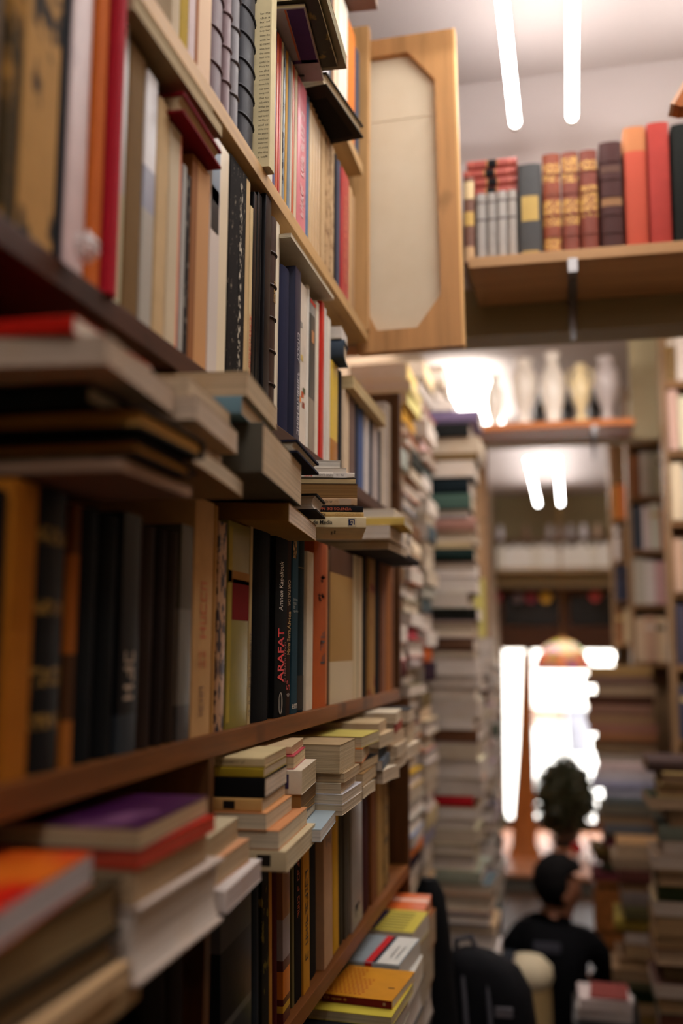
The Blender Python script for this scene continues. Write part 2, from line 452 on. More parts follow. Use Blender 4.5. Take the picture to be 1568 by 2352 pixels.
# ------------------------------------------------------------------ top shelf row (spines at the shelf edge, tops run out of the picture)
A = row(XS, SA, 250, [
    (392, 412, 0.235, 'paper', (198, 180, 152), 'pale buff paperback', dict(yref=100)),
    (412, 432, 0.225, 'paper', (176, 146, 40), 'mustard yellow paperback', dict(yref=100)),
    (432, 448, 0.245, 'paper', (214, 196, 196), 'thin pinkish white paperback', dict(yref=100)),
    (449, 485, 0.252, 'paper', (222, 190, 158), 'wide flesh coloured paperback', dict(yref=100, extra=('vbands', [(0, (160, 104, 72)), (.16, (226, 196, 166))]))),
    (486, 517, 0.252, 'leather', (92, 62, 68), 'maroon ribbed leather volume', dict(yref=150, hubs=5)),
    (518, 534, 0.252, 'leather', (128, 104, 108), 'mauve ribbed leather volume', dict(yref=150, hubs=5)),
    (535, 553, 0.252, 'leather', (112, 106, 110), 'grey ribbed leather volume', dict(yref=200, hubs=5)),
    (557, 590, 0.252, 'leather', (54, 54, 60), 'stout black ribbed leather volume', dict(yref=250, hubs=6)),
    (592, 605, .25, 'paper', (214, 200, 158), 'paperback wrapped in printed newspaper', dict(yref=250, dx=.0155, w=.2, key='news')),
    (606, 628, .228, 'paper', (228, 220, 206), 'plain white paperback', dict(yref=280)),
    (629, 633, 0.225, 'gloss', (92, 88, 130), 'very thin violet booklet', dict(yref=320)),
    (634, 639, 0.225, 'gloss', (206, 88, 44), 'very thin orange booklet', dict(yref=320)),
    (640, 644, 0.225, 'gloss', (188, 56, 44), 'very thin red booklet', dict(yref=320)),
    (645, 649, 0.225, 'paper', (222, 208, 176), 'very thin cream booklet', dict(yref=320)),
    (650, 654.5, 0.225, 'gloss', (128, 140, 148), 'thin speckled blue-grey booklet', dict(yref=330, extra=('blot', (40, 44, 52), .5, .56, 60))),
    (655, 660, 0.225, 'paper', (206, 158, 76), 'thin ochre booklet', dict(yref=330)),
    (661, 666, 0.225, 'paper', (128, 142, 154), 'thin slate blue booklet', dict(yref=340)),
    (667, 670.5, 0.225, 'paper', (216, 206, 190), 'thin off-white booklet', dict(yref=350)),
    (671, 675.5, 0.225, 'gloss', (204, 96, 56), 'thin brick orange booklet', dict(yref=350)),
    (676, 682, 0.225, 'paper', (218, 200, 170), 'thin buff pamphlet', dict(yref=360)),
    (683, 703, 0.225, 'gloss', (222, 128, 138), 'pink hardback annual', dict(yref=380, ttl=[('~', .12, .8, .35, (246, 214, 214), 'down')])),
    (704, 711, 0.225, 'cloth', (98, 126, 158), 'slim blue cloth book', dict(yref=400)),
    (712, 717.5, 0.225, 'gloss', (214, 184, 140), 'first glossy tan annual', dict(yref=420, hard=True, rnd=1)),
    (718, 723.5, 0.225, 'gloss', (210, 178, 136), 'second glossy tan annual', dict(yref=430, hard=True, rnd=1)),
    (724, 730, 0.225, 'gloss', (206, 174, 134), 'third glossy tan annual', dict(yref=440, hard=True, rnd=1)),
    (731, 737, 0.225, 'gloss', (204, 172, 132), 'fourth glossy tan annual', dict(yref=440, hard=True, rnd=1)),
    (738, 747, 0.225, 'paper', (196, 164, 122), 'wide fawn magazine', dict(yref=450)),
    (748, 758, 0.225, 'paper', (188, 154, 112), 'fawn magazine with frayed edge', dict(yref=460, extra=('blot', (128, 96, 64), .5, .6, 50))),
    (759, 767, 0.225, 'paper', (190, 160, 120), 'rough beige unbound pamphlet', dict(yref=480, extra=('blot', (140, 108, 76), .48, .6, 60))),
    (768, 775, 0.225, 'cloth', (30, 28, 30), 'slim black cloth book', dict(yref=480)),
    (776, 783, 0.225, 'cloth', (74, 74, 92), 'slim navy cloth book', dict(yref=490)),
    (784, 801, 0.225, 'gloss', (178, 38, 46), 'bright red hardback', dict(yref=520, ttl=[('~', .15, .8, .3, (232, 140, 110), 'up')])),
    (802, 808, 0.22, 'paper', (196, 160, 116), 'buff paperback at the row end', dict(yref=560)),
    (809, 815, 0.215, 'paper', (170, 134, 96), 'brown paperback against the end board', dict(yref=570)),
], 'on the top shelf', 'books on the top left shelf')
# columns of print on the newspaper wrapper, seen on its near side
nb = A['news']
words_ = 'for many years the old house by the river and a young lady of the town would walk with her brother to the mill where he read the news of loyal friends and careful sons while Mary sang to us the wonderful story'.split()
y = nb.h - .05; i = 0
while y > .012:
    ln = words_[i % len(words_)] + ' ' + words_[(i + 7) % len(words_)]; i += 3
    face(nb, -1, -.0145, -.002, y - .0036, y, (70, 60, 48), 'print_line', ln, .0028)
    y -= .0058

F_ = row(XS, SA + .295, 150, [
    (690, 744, .22, 'cloth', (120, 112, 104), 'grey cloth book', dict(yref=60)),
    (745, 756, .235, 'gloss', (206, 206, 210), 'silver grey glossy book'),
    (757, 763, .23, 'cloth', (64, 66, 74), 'slate cloth book'),
    (764, 776, .24, 'paper', (214, 190, 162), 'buff paperback with brown edges', dict(extra=('vbands', [(0, (150, 110, 80)), (.2, (222, 200, 172)), (.8, (170, 130, 96))]))),
    (777, 789, .24, 'paper', (226, 214, 196), 'ivory paperback'),
    (790, 798, .235, 'paper', (222, 212, 198), 'pale paperback'),
    (799, 815, .225, 'paper', (206, 116, 44), 'orange paperback with worn head', dict(yref=200)),
    (816, 829, .215, 'cloth', (62, 66, 80), 'dark navy cloth book', dict(yref=220)),
], 'on the uppermost shelf', 'books on the uppermost left shelf')
LB = pile(-.307, 1.118, .797, [
    (.006, .15, .165, 'F+', 0, 0, 5.7, 'paper', (150, 136, 138), (226, 210, 170), 'barcode', dict(label='magazine with a barcode and purple border lying over the top row')),
    (.008, .15, .150, 'F+', .018, -.006, 3.7, 'gloss', (40, 34, 22), (206, 190, 150), 'dark', dict(label='thin black magazine with gold speckles lying over the barcode magazine', extra=('blot', (104, 84, 30), .56, .62, 45))),
    (.018, .15, .165, 'F+', .026, .0, 3, 'paper', (120, 112, 88), (150, 140, 112), 'olive', dict(label='olive grey softcover lying topmost over the top row')),
], 'x', 'books lying over the top row', yaw=0)
b = LB[0]      # print on its underside (the -Y board points down)
face(b, -1, -.02, -.15, .112, .120, (70, 44, 82)); face(b, -1, -b.w + .002, -b.w + .024, .002, .120, (70, 44, 82)); face(b, -1, -b.w + .0245, -b.w + .027, .002, .112, (170, 90, 60), 'cover_line')
for k in range(11): face(b, -1, -b.w + .045 + k * .0022, -b.w + .045 + k * .0022 + (.0009, .0014, .0006)[k % 3], .082, .098, (60, 54, 56), 'barcode')
face(b, -1, -b.w + .025, -b.w + .05, .146, .151, (50, 44, 46), 'cover_mark')
b3 = pile(-.322, 1.294, .797, [(.021, .12, .160, 'F+', 0, 0, -7.8, 'cloth', (44, 34, 24), (226, 212, 184), 'black', dict(label='black hardcover with white pages lying at the far end of the top row'))], 'x', 'books lying over the top row')[0]
face(b3, -1, -.012, -.108, .03, .148, (26, 22, 18), 'back_label')
for z in (.06, .085): face(b3, -1, -.05, -.07, z, z + .008, (84, 60, 40), 'cover_text')
pile(-.292, 1.43, SA + .295 + .2405, [(.016, .16, .15, 'F+', 0, 0, 4, 'paper', (120, 92, 84), (214, 196, 176), 'brown', dict(label='brown covered book lying over the uppermost row under the ceiling'))], 'x', 'books lying over the top row')
# ------------------------------------------------------------------ second shelf row
B_ = row(XS, SB, 600, [
    (-60, -2, .27, 'cloth', (96, 74, 44), 'dusty brown cloth book', dict(yref=480)),
    (0, 38, .272, 'paper', (70, 56, 30), 'dark marbled folio', dict(yref=450, extra=('blot', (170, 124, 58), .5, .62, 22))),
    (40, 127, .273, 'paper', (188, 142, 78), 'broad gold and black marbled folio', dict(yref=450, extra=('blot', (34, 28, 20), .52, .60, 20))),
    (129, 147, .273, 'cloth', (24, 26, 32), 'black cloth folio', dict(yref=450)),
    (149, 197, .273, 'gloss', (216, 192, 190), 'glossy pinkish white art book', dict(yref=480, extra=('blot', (176, 150, 156), .55, .7, 14))),
    (199, 224, .27, 'paper', (206, 104, 34), 'orange paperback', dict(yref=500, dx=.004)),
    (226, 249, .273, 'cloth', (176, 18, 40), 'crimson cloth book', dict(yref=500, dx=.012, rnd=1)),
    (251, 284, .27, 'gloss', (196, 190, 176), 'pale grey art book', dict(yref=500, extra=('bands', [(0, (196, 192, 156)), (.36, (188, 186, 180))]))),
    (286, 324, .24, 'paper', (122, 92, 50), 'olive brown cloth folio', dict(yref=500)),
    (326, 354, .235, 'gloss', (214, 214, 214), 'silvery white glossy book', dict(yref=520, extra=('bands', [(0, (176, 172, 160)), (.45, (150, 156, 176)), (.62, (226, 224, 226))]))),
    (356, 382, .225, 'paper', (206, 176, 132), 'tan paperback with pale edges', dict(yref=560)),
    (384, 413, .215, 'paper', (204, 186, 156), 'cream paperback with coral edge', dict(yref=560, extra=('vbands', [(0, (204, 188, 160)), (.82, (222, 128, 100))]))),
    (415, 425, .19, 'paper', (172, 170, 164), 'grey paperback', dict(yref=600)),
    (426, 435, .185, 'paper', (52, 46, 44), 'narrow black paperback with fine print', dict(yref=600, extra=('blot', (120, 112, 104), .55, .6, 90))),
    (436, 479, .212, 'paper', (190, 138, 90), 'kraft brown book', dict(yref=600, extra=('vbands', [(0, (140, 88, 48)), (.3, (196, 146, 98))]))),
    (481, 522, 320, 'gloss', (222, 206, 186), 'white paperback with a landscape picture', dict(yref=600, w=.2, key='land', extra=('vbands', [(0, (216, 206, 198)), (.5, (232, 218, 188))]))),
    (524, 571, 378, 'paper', (34, 30, 28), 'black paperback with badly worn spine', dict(yref=600, key='worn', extra=('worn', (210, 196, 170)))),
    (572, 579.5, .24, 'paper', (214, 188, 140), 'cream paperback with red lettering', dict(yref=640, ttl=[('~', .05, .45, .6, (196, 60, 40), 'up')])),
    (580, 588, 440, 'gloss', (24, 22, 22), 'thin glossy black book', dict(yref=640, hard=True, rnd=0)),
    (589, 599, 442, 'gloss', (20, 20, 22), 'glossy black book with silver line', dict(yref=640, hard=True, rnd=0, extra=('vbands', [(0, (22, 22, 22)), (.86, (110, 106, 100)), (.93, (20, 20, 20))]))),
    (600, 614, 449, 'gloss', (26, 24, 26), 'shiny black laminated book', dict(yref=650, hard=True, rnd=0, dx=.004)),
    (615, 631, 500, 'leather', (72, 54, 46), 'dark brown ribbed leather book', dict(yref=660, hubs=5, dx=.004, ttl=[('~', .58, .68, .3, (190, 150, 80), 'up')])),
    (632.5, 641, 510, 'paper', (222, 210, 186), 'white unbound volume with frayed head', dict(yref=680, extra=('vbands', [(0, (226, 214, 190)), (.6, (196, 182, 158))]))),
    (643, 666, 616, 'cloth', (40, 42, 66), 'navy cloth book', dict(yref=740, dx=.002)),
    (667, 681, 618, 'gloss', (52, 54, 74), 'navy jacketed book with silver script', dict(yref=740, dx=.006, ttl=[('~', .03, .62, .35, (206, 206, 214), 'up', .2)])),
    (682, 704, 650, 'gloss', (226, 216, 200), 'white book with orange flower', dict(yref=780, key='flower')),
    (705, 710, 655, 'paper', (230, 224, 212), 'thin plain white paperback', dict(yref=780)),
    (711, 724, 690, 'gloss', (84, 84, 82), 'grey book with a portrait photo', dict(yref=800, key='portrait', extra=('bands', [(0, (150, 138, 122)), (.35, (70, 74, 72)), (.9, (150, 150, 146))]))),
    (725, 732, 694, 'paper', (226, 214, 194), 'slim cream paperback beside the red strip', dict(yref=820)),
    (733, 740, 694, 'gloss', (206, 44, 34), 'slim red paperback', dict(yref=820, dx=.003)),
    (741, 749, 706, 'paper', (216, 210, 202), 'slim white paperback', dict(yref=840)),
    (750, 759, 730, 'paper', (222, 214, 200), 'slim ivory paperback', dict(yref=840)),
    (760, 776, .172, 'gloss', (226, 192, 70), 'yellow paperback with orange foot', dict(yref=880, extra=('bands', [(0, (176, 104, 30)), (.28, (228, 194, 74))]))),
    (777, 789, .172, 'cloth', (36, 36, 42), 'charcoal cloth book', dict(yref=900)),
    (791, 802, .149, 'paper', (222, 198, 166), 'cream paperback', dict(yref=940)),
    (803, 815, .149, 'paper', (122, 98, 88), 'mauve brown paperback', dict(yref=960)),
    (816, 826, .148, 'cloth', (54, 58, 72), 'dark slate cloth book', dict(yref=980)),
    (827, 838, .1485, 'cloth', (84, 102, 146), 'mid blue cloth book', dict(yref=1000)),
    (839, 848, .146, 'paper', (206, 198, 194), 'pale grey paperback', dict(yref=1000)),
    (849, 856, .148, 'cloth', (40, 46, 66), 'thin navy cloth book', dict(yref=1000)),
    (857, 868, .147, 'paper', (186, 172, 166), 'greyish pink paperback', dict(yref=1020)),
    (869, 876, .145, 'cloth', (60, 62, 72), 'grey navy cloth book', dict(yref=1040)),
    (877, 884, .20, 'paper', (206, 190, 170), 'faded buff paperback', dict(yref=1050)),
    (885, 891, .22, 'paper', (190, 176, 164), 'dull pinkish paperback', dict(yref=1060)),
    (892, 897, .225, 'paper', (170, 150, 126), 'drab last paperback', dict(yref=1060)),
], 'on the second shelf', 'books on the second left shelf')
b = B_['land']
patch(b, b.h * .72, b.h * .96, -b.t * .48, -b.t * .06, (120, 140, 156), 'spine_picture', 'gloss')
patch(b, b.h * .60, b.h * .78, -b.t * .48, -b.t * .07, (40, 46, 48), 'spine_picture', 'gloss')
b = B_['worn']; patch(b, .01, b.h * .99, b.t * .30, b.t * .49, (206, 176, 128), 'torn_spine_edge')
patch(b, b.h * .06, b.h * .94, b.t * .0, b.t * .12, (120, 112, 100), 'worn_strip', 'paper').data.materials[0] = cover_mat('paper', (34, 30, 28), ('blot', (206, 196, 176), .5, .58, 120))
b = B_['flower']
for z, yy, cc in ((.30, .1, (210, 90, 30)), (.26, -.15, (226, 130, 40)), (.24, .2, (150, 60, 30)), (.33, .25, (80, 90, 50)), (.52, 0, (216, 190, 110)), (.72, -.1, (150, 150, 146))):
    patch(b, b.h * z, b.h * (z + .035), b.t * (yy - .12), b.t * (yy + .12), cc, 'flower_print', 'gloss')
b = B_['portrait']
patch(b, b.h * .72, b.h * .80, -b.t * .2, b.t * .25, (196, 140, 96), 'portrait_print', 'gloss')
patch(b, b.h * .97, b.h * .995, -b.t * .49, b.t * .49, (206, 44, 34), 'spine_label', 'gloss')
# books and papers lying over the second row, under the top shelf
pile(-.338, .70, .519, [(.013, .15, .215, 'F+', 0, 0, 0, 'paper', (150, 130, 96), (206, 186, 150), 'long pale paperback lying flat'),
                        (.010, .14, .20, 'F+', -.004, -.002, 0, 'paper', (196, 176, 140), (196, 172, 132), 'thin buff paperback lying flat')],
     'flat pair over the second row', 'books laid flat over the second row')
pile(-.336, .805, .487, [(.020, .15, .115, 'F+', 0, 0, 2, 'cloth', (120, 16, 26), (206, 180, 142), 'dark red cloth book with pale edge', dict(label='dark red cloth book lying flat under the long pale paperback'))], 'x', 'books laid flat over the second row')
pile(-.336, 1.17, .518, [(.006, .16, .24, 'F+', 0, 0, 0, 'paper', (206, 196, 172), (222, 208, 180), 'folded', dict(label='folded printed newspaper lying flat over the brown ribbed leather book')),
                         ], 'x', 'books laid flat over the second row')
pile(-.334, 1.47, .446, [(.032, .10, .06, 'S-', 0, 0, 6, 'cloth', (58, 70, 84), CREAM, 'dark', dict(label='small dark blue book lying on the second row near its far end')),
                         (.020, .09, .06, 'F-', -.004, 0, 4, 'paper', (220, 206, 186), WHITE, 'small', dict(label='small white wrapped book lying on the dark blue one'))], 'x', 'books laid flat over the second row')
pile(-.338, 1.56, .421, [(.022, .12, .30, 'F+', 0, 0, 0, 'paper', (206, 176, 126), (222, 198, 150), 'pale', dict(label='pale buff book lying across the last books of the second row'))], 'x', 'books laid flat over the second row')
# ------------------------------------------------------------------ third shelf row
C_ = row(XS, SC, 1450, [
    (-70, 16, .185, 'cloth', (30, 30, 30), 'broad black cloth book', dict(yref=1500)),
    (18, 76, .195, 'paper', (176, 108, 22), 'ochre yellow book'),
    (78, 158, .195, 'leather', (26, 28, 30), 'wide black book with faded gold marks', dict(extra=('gilt', (150, 120, 60), [(.15, .2), (.3, .36), (.55, .6), (.8, .86)]))),
    (160, 177, .19, 'paper', (150, 84, 26), 'narrow rust brown paperback', dict(extra=('bands', [(0, (176, 108, 40)), (.17, (60, 40, 22)), (.42, (170, 96, 30)), (.8, (96, 54, 24))]))),
    (179, 228, .19, 'cloth', (22, 26, 28), 'black cloth book'),
    (229, 274, .19, 'cloth', (18, 22, 24), 'plain jet black book'),
    (276, 319, .195, 'gloss', (20, 24, 28), 'black jacketed book with white lettering', dict(extra=('bands', [(0, (52, 62, 70)), (.16, (20, 24, 28))]), ttl=[('~', .22, .46, .5, (196, 176, 156), 'down')])),
    (321, 360, .19, 'cloth', (44, 32, 26), 'very dark brown book'),
    (361, 384, .19, 'cloth', (34, 26, 24), 'dark umber book'),
    (386, 409, .19, 'cloth', (62, 44, 24), 'dark tan edged book', dict(extra=('vbands', [(0, (40, 32, 26)), (.7, (140, 90, 36))]))),
    (411, 440, .20, 'gloss', (104, 104, 96), 'grey green paperback', dict(extra=('bands', [(0, (60, 62, 66)), (.16, (112, 110, 104)), (.6, (70, 68, 58))]))),
    (442, 487, 1146, 'paper', (206, 164, 110), 'tan paperback with faded orange title', dict(ttl=[('~', .28, .62, .3, (206, 104, 54), 'up'), ('~', .06, .2, .22, (140, 104, 76), 'up')])),
    (488, 496, 1160, 'paper', (176, 130, 70), 'thin tan paperback'),
    (498, 518, 1198, 'gloss', (190, 150, 116), 'spotted purple and buff paperback', dict(extra=('blot', (38, 24, 44), .49, .53, 55))),
    (520, 570, 1202, 'gloss', (138, 126, 44), 'olive yellow book with red block', dict(key='olive')),
    (571, 578, 1205, 'paper', (190, 170, 120), 'thin cream paperback with black text', dict(ttl=[('~', .04, .45, .55, (70, 60, 50), 'up')])),
    (580, 627, 1216, 'cloth', (14, 16, 18), 'wide dull black book', dict(key='black')),
    (629, 657, 1232, 'paper', (11, 12, 13), 'black book titled in red', dict(key='arafat', label='black paperback with a big red title and white author name', dx=.001)),
    (658.5, 669, 1228, 'paper', (48, 30, 22), 'dark brown paperback with gold script', dict(key='cartas', dx=-.001)),
    (670, 684, 1226, 'paper', (38, 66, 78), 'teal blue paperback', dict(key='teal')),
    (685, 703, 1225, 'cloth', (26, 40, 44), 'dark green-black book', dict(key='green')),
    (704, 719, 1268, 'paper', (226, 214, 190), 'plain white spined paperback'),
    (720, 751, 1246, 'paper', (186, 88, 28), 'rust orange book with black script', dict(key='rust')),
    (752.5, 757, 1262, 'paper', (96, 70, 44), 'thin dark tan booklet'),
    (758, 811, 1264, 'paper', (186, 152, 100), 'wide tan book with maroon top', dict(key='wide', extra=('bands', [(0, (206, 190, 160)), (.265, (168, 128, 70)), (.83, (64, 24, 20))]))),
    (812, 822, 1276, 'paper', (206, 186, 150), 'cream paperback with greenish edge', dict(extra=('vbands', [(0, (206, 188, 152)), (.8, (120, 120, 92))]))),
    (823, 832, 1280, 'paper', (214, 194, 160), 'thin pale paperback'),
    (833, 845, 1282, 'cloth', (30, 24, 22), 'thin blackish book'),
    (846, 861, 1284, 'paper', (160, 118, 62), 'tan and red paperback', dict(extra=('blot', (110, 30, 24), .55, .62, 18))),
    (862, 875, 1286, 'cloth', (28, 24, 24), 'thin charcoal cloth book'),
    (876, 886, 1288, 'paper', (130, 82, 54), 'reddish brown paperback'),
    (887, 898, 1290, 'paper', (162, 96, 36), 'orange brown paperback'),
    (899, 905, 1292, 'paper', (120, 74, 40), 'dark rust end book'),
], 'on the third shelf', 'books on the third left shelf')
b = C_['olive']; patch(b, b.h * .52, b.h * .72, -b.t * .3, b.t * .49, (120, 24, 24), 'spine_label'); patch(b, b.h * .70, b.h * .76, -b.t * .49, b.t * .49, (160, 110, 36), 'spine_label')
patch(b, b.h * .03, b.h * .97, -b.t * .49, -b.t * .32, (170, 150, 60), 'spine_strip')
b = C_['black']; patch(b, .004, b.h - .004, b.t * .42, b.t * .46, (150, 132, 112), 'worn_edge')
b = C_['arafat']
title(b, 'ARAFAT', b.h * .19, b.h * .485, b.t * .50, (226, 20, 32), 'up', -.001, .022)
title(b, 'O IRREDUTÍVEL', b.h * .185, b.h * .42, b.t * .16, (160, 60, 46), 'up', b.t * .33)
title(b, 'Amnon Kapeliouk', b.h * .585, b.h * .86, b.t * .40, (236, 230, 216), 'up', -.0005)
me = bpy.data.meshes.new('spine_emblem'); bm = bmesh.new()
for k in (1.0, .55):
    vs_o = [bm.verts.new((.0007, math.cos(q) * b.t * .16 * k, b.h * .075 + math.sin(q) * b.t * .26)) for q in [i * math.pi / 12 for i in range(24)]]
    vs_i = [bm.verts.new((.0007, math.cos(q) * b.t * (.16 * k - .025), b.h * .075 + math.sin(q) * b.t * .225)) for q in [i * math.pi / 12 for i in range(24)]]
    for i in range(24): bm.faces.new((vs_o[i], vs_o[(i + 1) % 24], vs_i[(i + 1) % 24], vs_i[i]))
bm.to_mesh(me); bm.free(); link('spine_emblem', me, ink((176, 170, 158)), b.e)
b = C_['cartas']
title(b, 'CARTAS DA', b.h * .60, b.h * .745, b.t * .55, (196, 164, 120), 'down')
title(b, 'África', b.h * .47, b.h * .57, b.t * .8, (206, 160, 84), 'up'); title(b, 'Minha Terra', b.h * .33, b.h * .465, b.t * .7, (206, 160, 84), 'up')
title(b, '5ª', b.h * .135, b.h * .19, b.t * .75, (196, 34, 30), 'up'); title(b, 'edição', b.h * .10, b.h * .118, b.t * .8, (214, 204, 190), 'up')
b = C_['teal']
patch(b, b.h * .86, b.h * .985, -b.t * .48, b.t * .1, (120, 92, 56), 'spine_label').data.materials[0] = cover_mat('paper', (60, 46, 30), ('blot', (170, 130, 80), .5, .56, 120))
R = Matrix(((0, 0, 1), (1, 0, 0), (0, 1, 0)))
for i, q in enumerate(('ários', 'tos', 'es', 'uguês')):
    me = text_me(q); fit(me, b.t * (.7, .5, .3, .8)[i], b.h * .016, Matrix.Translation((.0007, -b.t * (.05, .15, .25, 0)[i], b.h * (.63 - i * .022))) @ R.to_4x4()); link('spine_title', me, ink((150, 160, 156)), b.e)
me = text_me('em'); fit(me, b.t * .8, b.h * .028, Matrix.Translation((.0007, 0, b.h * .04)) @ R.to_4x4()); link('spine_title', me, ink((216, 210, 196)), b.e)
b = C_['green']; patch(b, .003, b.h * .2, -b.t * .48, b.t * .48, (62, 58, 52), 'spine_label'); patch(b, b.h * .8, b.h * .805, -b.t * .48, b.t * .48, (120, 104, 70), 'gold_line')
b = C_['rust']
title(b, '大全', b.h * .62, b.h * .76, b.t * .3, (50, 26, 18), 'down') if 0 else None
for z in (.64, .76):
    for k in range(5):
        a, c = rng.uniform(-.28, .2), rng.uniform(0, .035)
        patch(b, b.h * (z + c), b.h * (z + c + .008), b.t * a, b.t * (a + .22), (58, 26, 16), 'brush_mark')
        patch(b, b.h * (z + c - .01), b.h * (z + c + .02), b.t * (a + .08), b.t * (a + .12), (58, 26, 16), 'brush_mark')
marks(b, b.h * .20, b.h * .47, b.t * .3, (50, 24, 16), b.t * .15)
patch(b, .003, b.h * .99, b.t * .38, b.t * .49, (206, 130, 84), 'rubbed_edge')
# ------------------------------------------------------------------ bottom shelf row, leaning
D_ = row(XS - .004, SD, 2150, [
    (335, 391, .20, 'cloth', (24, 22, 20), 'black cloth ledger', dict(yref=2200)),
    (393, 429, .20, 'cloth', (34, 28, 24), 'dark brown cloth ledger', dict(yref=2200)),
    (506, 577, .205, 'gloss', (42, 48, 52), 'charcoal book in a clear wrapper', dict(extra=('bands', [(0, (70, 74, 76)), (.16, (40, 46, 48)), (.3, (84, 86, 84)), (.34, (16, 20, 22)), (.7, (70, 68, 68))]))),
    (579, 600, .21, 'cloth', (30, 38, 46), 'dark navy cloth book', dict(yref=2150)),
    (601, 617, .21, 'paper', (34, 32, 24), 'black paperback with olive swirls', dict(extra=('blot', (104, 92, 36), .56, .62, 40))),
    (618, 625, .21, 'paper', (176, 124, 44), 'narrow ochre paperback'),
    (626, 641, .21, 'cloth', (70, 20, 20), 'maroon cloth book'),
    (642, 659, .205, 'gloss', (110, 66, 40), 'shiny brown and orange paperback', dict(dx=.004, extra=('bands', [(0, (80, 20, 20)), (.06, (206, 160, 40)), (.1, (90, 30, 24)), (.14, (206, 116, 30)), (.3, (80, 40, 36)), (.36, (150, 140, 140)), (.6, (140, 92, 54))]))),
    (660, 669, .205, 'cloth', (24, 36, 38), 'thin dark teal book'),
    (670, 676, .205, 'paper', (96, 86, 46), 'thin olive paperback'),
    (677, 692, .21, 'paper', (20, 18, 18), 'black paperback with small orange title', dict(ttl=[('~', .5, .92, .32, (190, 80, 34), 'up')])),
    (693, 708, .205, 'paper', (206, 146, 36), 'ochre paperback with black lettering', dict(dx=.002, ttl=[('~', .2, .74, .42, (40, 30, 20), 'up')])),
    (709, 737, .22, 'cloth', (26, 24, 22), 'wide brownish black cloth book', dict(dx=-.003)),
    (738, 758, .215, 'paper', (190, 152, 116), 'flesh toned paperback', dict(dx=.004, ttl=[('~', .78, .95, .5, (110, 86, 70), 'up')])),
    (759, 764, .205, 'paper', (150, 50, 26), 'thin rust red paperback'),
    (765, 778, .215, 'paper', (206, 158, 30), 'yellow paperback'),
    (779, 791, .215, 'cloth', (60, 54, 40), 'dark olive cloth book'),
    (792, 802, .215, 'paper', (76, 70, 58), 'olive grey paperback'),
    (803, 828, .215, 'gloss', (150, 144, 136), 'grey paperback with dark foot mark', dict(dx=.004, ttl=[('~', .08, .16, .4, (40, 40, 40), 'up')])),
    (829, 852, .215, 'cloth', (66, 24, 26), 'plum coloured cloth book', dict(yref=2080)),
    (853, 866, .21, 'paper', (120, 70, 30), 'brown end paperback', dict(yref=2050)),
    (867, 880, .21, 'paper', (160, 124, 66), 'tan end paperback', dict(yref=2030)),
    (881, 893, .21, 'paper', (146, 112, 60), 'patterned tan book by the shelf end', dict(yref=2020, extra=('blot', (70, 60, 40), .5, .6, 40))),
], 'on the bottom shelf', 'books on the bottom left shelf', lean=3.5)

# ------------------------------------------------------------------ piles lying on the third row
pile(-.276, .50, .112, [
    (.009, .17, .125, 'F-', -.006, .09, 0, 'paper', (120, 84, 60), (176, 144, 120), 'thin pinkish paperback'),
    (.004, .17, .115, 'F-', -.03, .10, 0, 'paper', (40, 30, 24), TAN, 'slim dark booklet'),
    (.010, .17, .105, 'F-', 0, .100, 1, 'cloth', (44, 34, 24), (206, 150, 76), 'thin book with ochre page edges'),
    (.006, .17, .12, 'S-', -.01, .12, 0, 'cloth', (36, 26, 20), TAN, 'blackish brown booklet'),
    (.0155, .17, .12, 'F-', .004, .095, 0, 'cloth', (30, 26, 20), (206, 156, 82), 'thick book with ochre page edges'),
    (.016, .17, .13, 'S-', -.03, .085, 0, 'cloth', (44, 56, 58), CREAM, 'dark blue-green cloth book', dict(extra=('bands', [(0, (34, 44, 46)), (.42, (190, 170, 96)), (.5, (34, 44, 46))]))),
    (.019, .17, .138, 'F+', .0, .052, 5, 'paper', (206, 184, 160), (214, 192, 170), 'fat cream paperback'),
    (.012, .17, .12, 'S-', -.02, .045, 0, 'gloss', (196, 34, 22), WHITE, 'bright red paperback'),
], 'overhanging pile nearest the camera', 'books lying on the third row')
pile(-.279, .708, .139, [
    (.016, .19, .165, 'F+', 0, 0, 5, 'paper', (150, 116, 70), (214, 194, 166), 'broad manila covered book', dict(warp=-.004)),
    (.015, .15, .14, 'F+', -.012, .0, 6, 'paper', (206, 182, 152), (216, 192, 166), 'cream paperback with wavy edge'),
    (.020, .15, .14, 'F+', .006, -.01, 6, 'paper', (214, 194, 166), (220, 198, 174), 'cream book with soft corners'),
    (.016, .15, .13, 'F+', -.002, -.008, 5, 'paper', (196, 170, 136), (214, 192, 162), 'pale tan paperback'),
], 'manila pile over the third row', 'books lying on the third row')
pile(-.294, 1.030, .136, [
    (.021, .17, .205, 'S-', 0, 0, 6, 'paper', (150, 112, 50), (222, 200, 176), 'ochre covered paperback',
     dict(label='ochre paperback with red cover edge lying lowest beside the sharp pile', warp=.003))], 'x', 'books lying on the third row')
pile(-.273, .866, .158, [
    (.048, .16, .225, 'S-', 0, 0, 6, 'paper', (92, 88, 76), (214, 190, 158), 'very thick grey covered dictionary', dict(hard=False, rnd=0)),
    (.017, .12, .14, 'S-', -.010, -.034, 6, 'paper', (110, 146, 162), (206, 180, 146), 'blue covered paperback'),
    (.024, .15, .145, 'F+', -.006, -.030, 6, 'paper', (186, 168, 136), (216, 192, 158), 'cream paperback with green spine'),
], 'pile with the thick dictionary', 'books lying on the third row')
pile(-.283, 1.022, .2075, [
    (.0145, .13, .145, 'F+', 0, 0, 5, 'cloth', (34, 38, 56), (230, 218, 194), 'navy', dict(label='navy hardcover with white page edge jutting over the sharp pile'))], 'x', 'books lying on the third row')
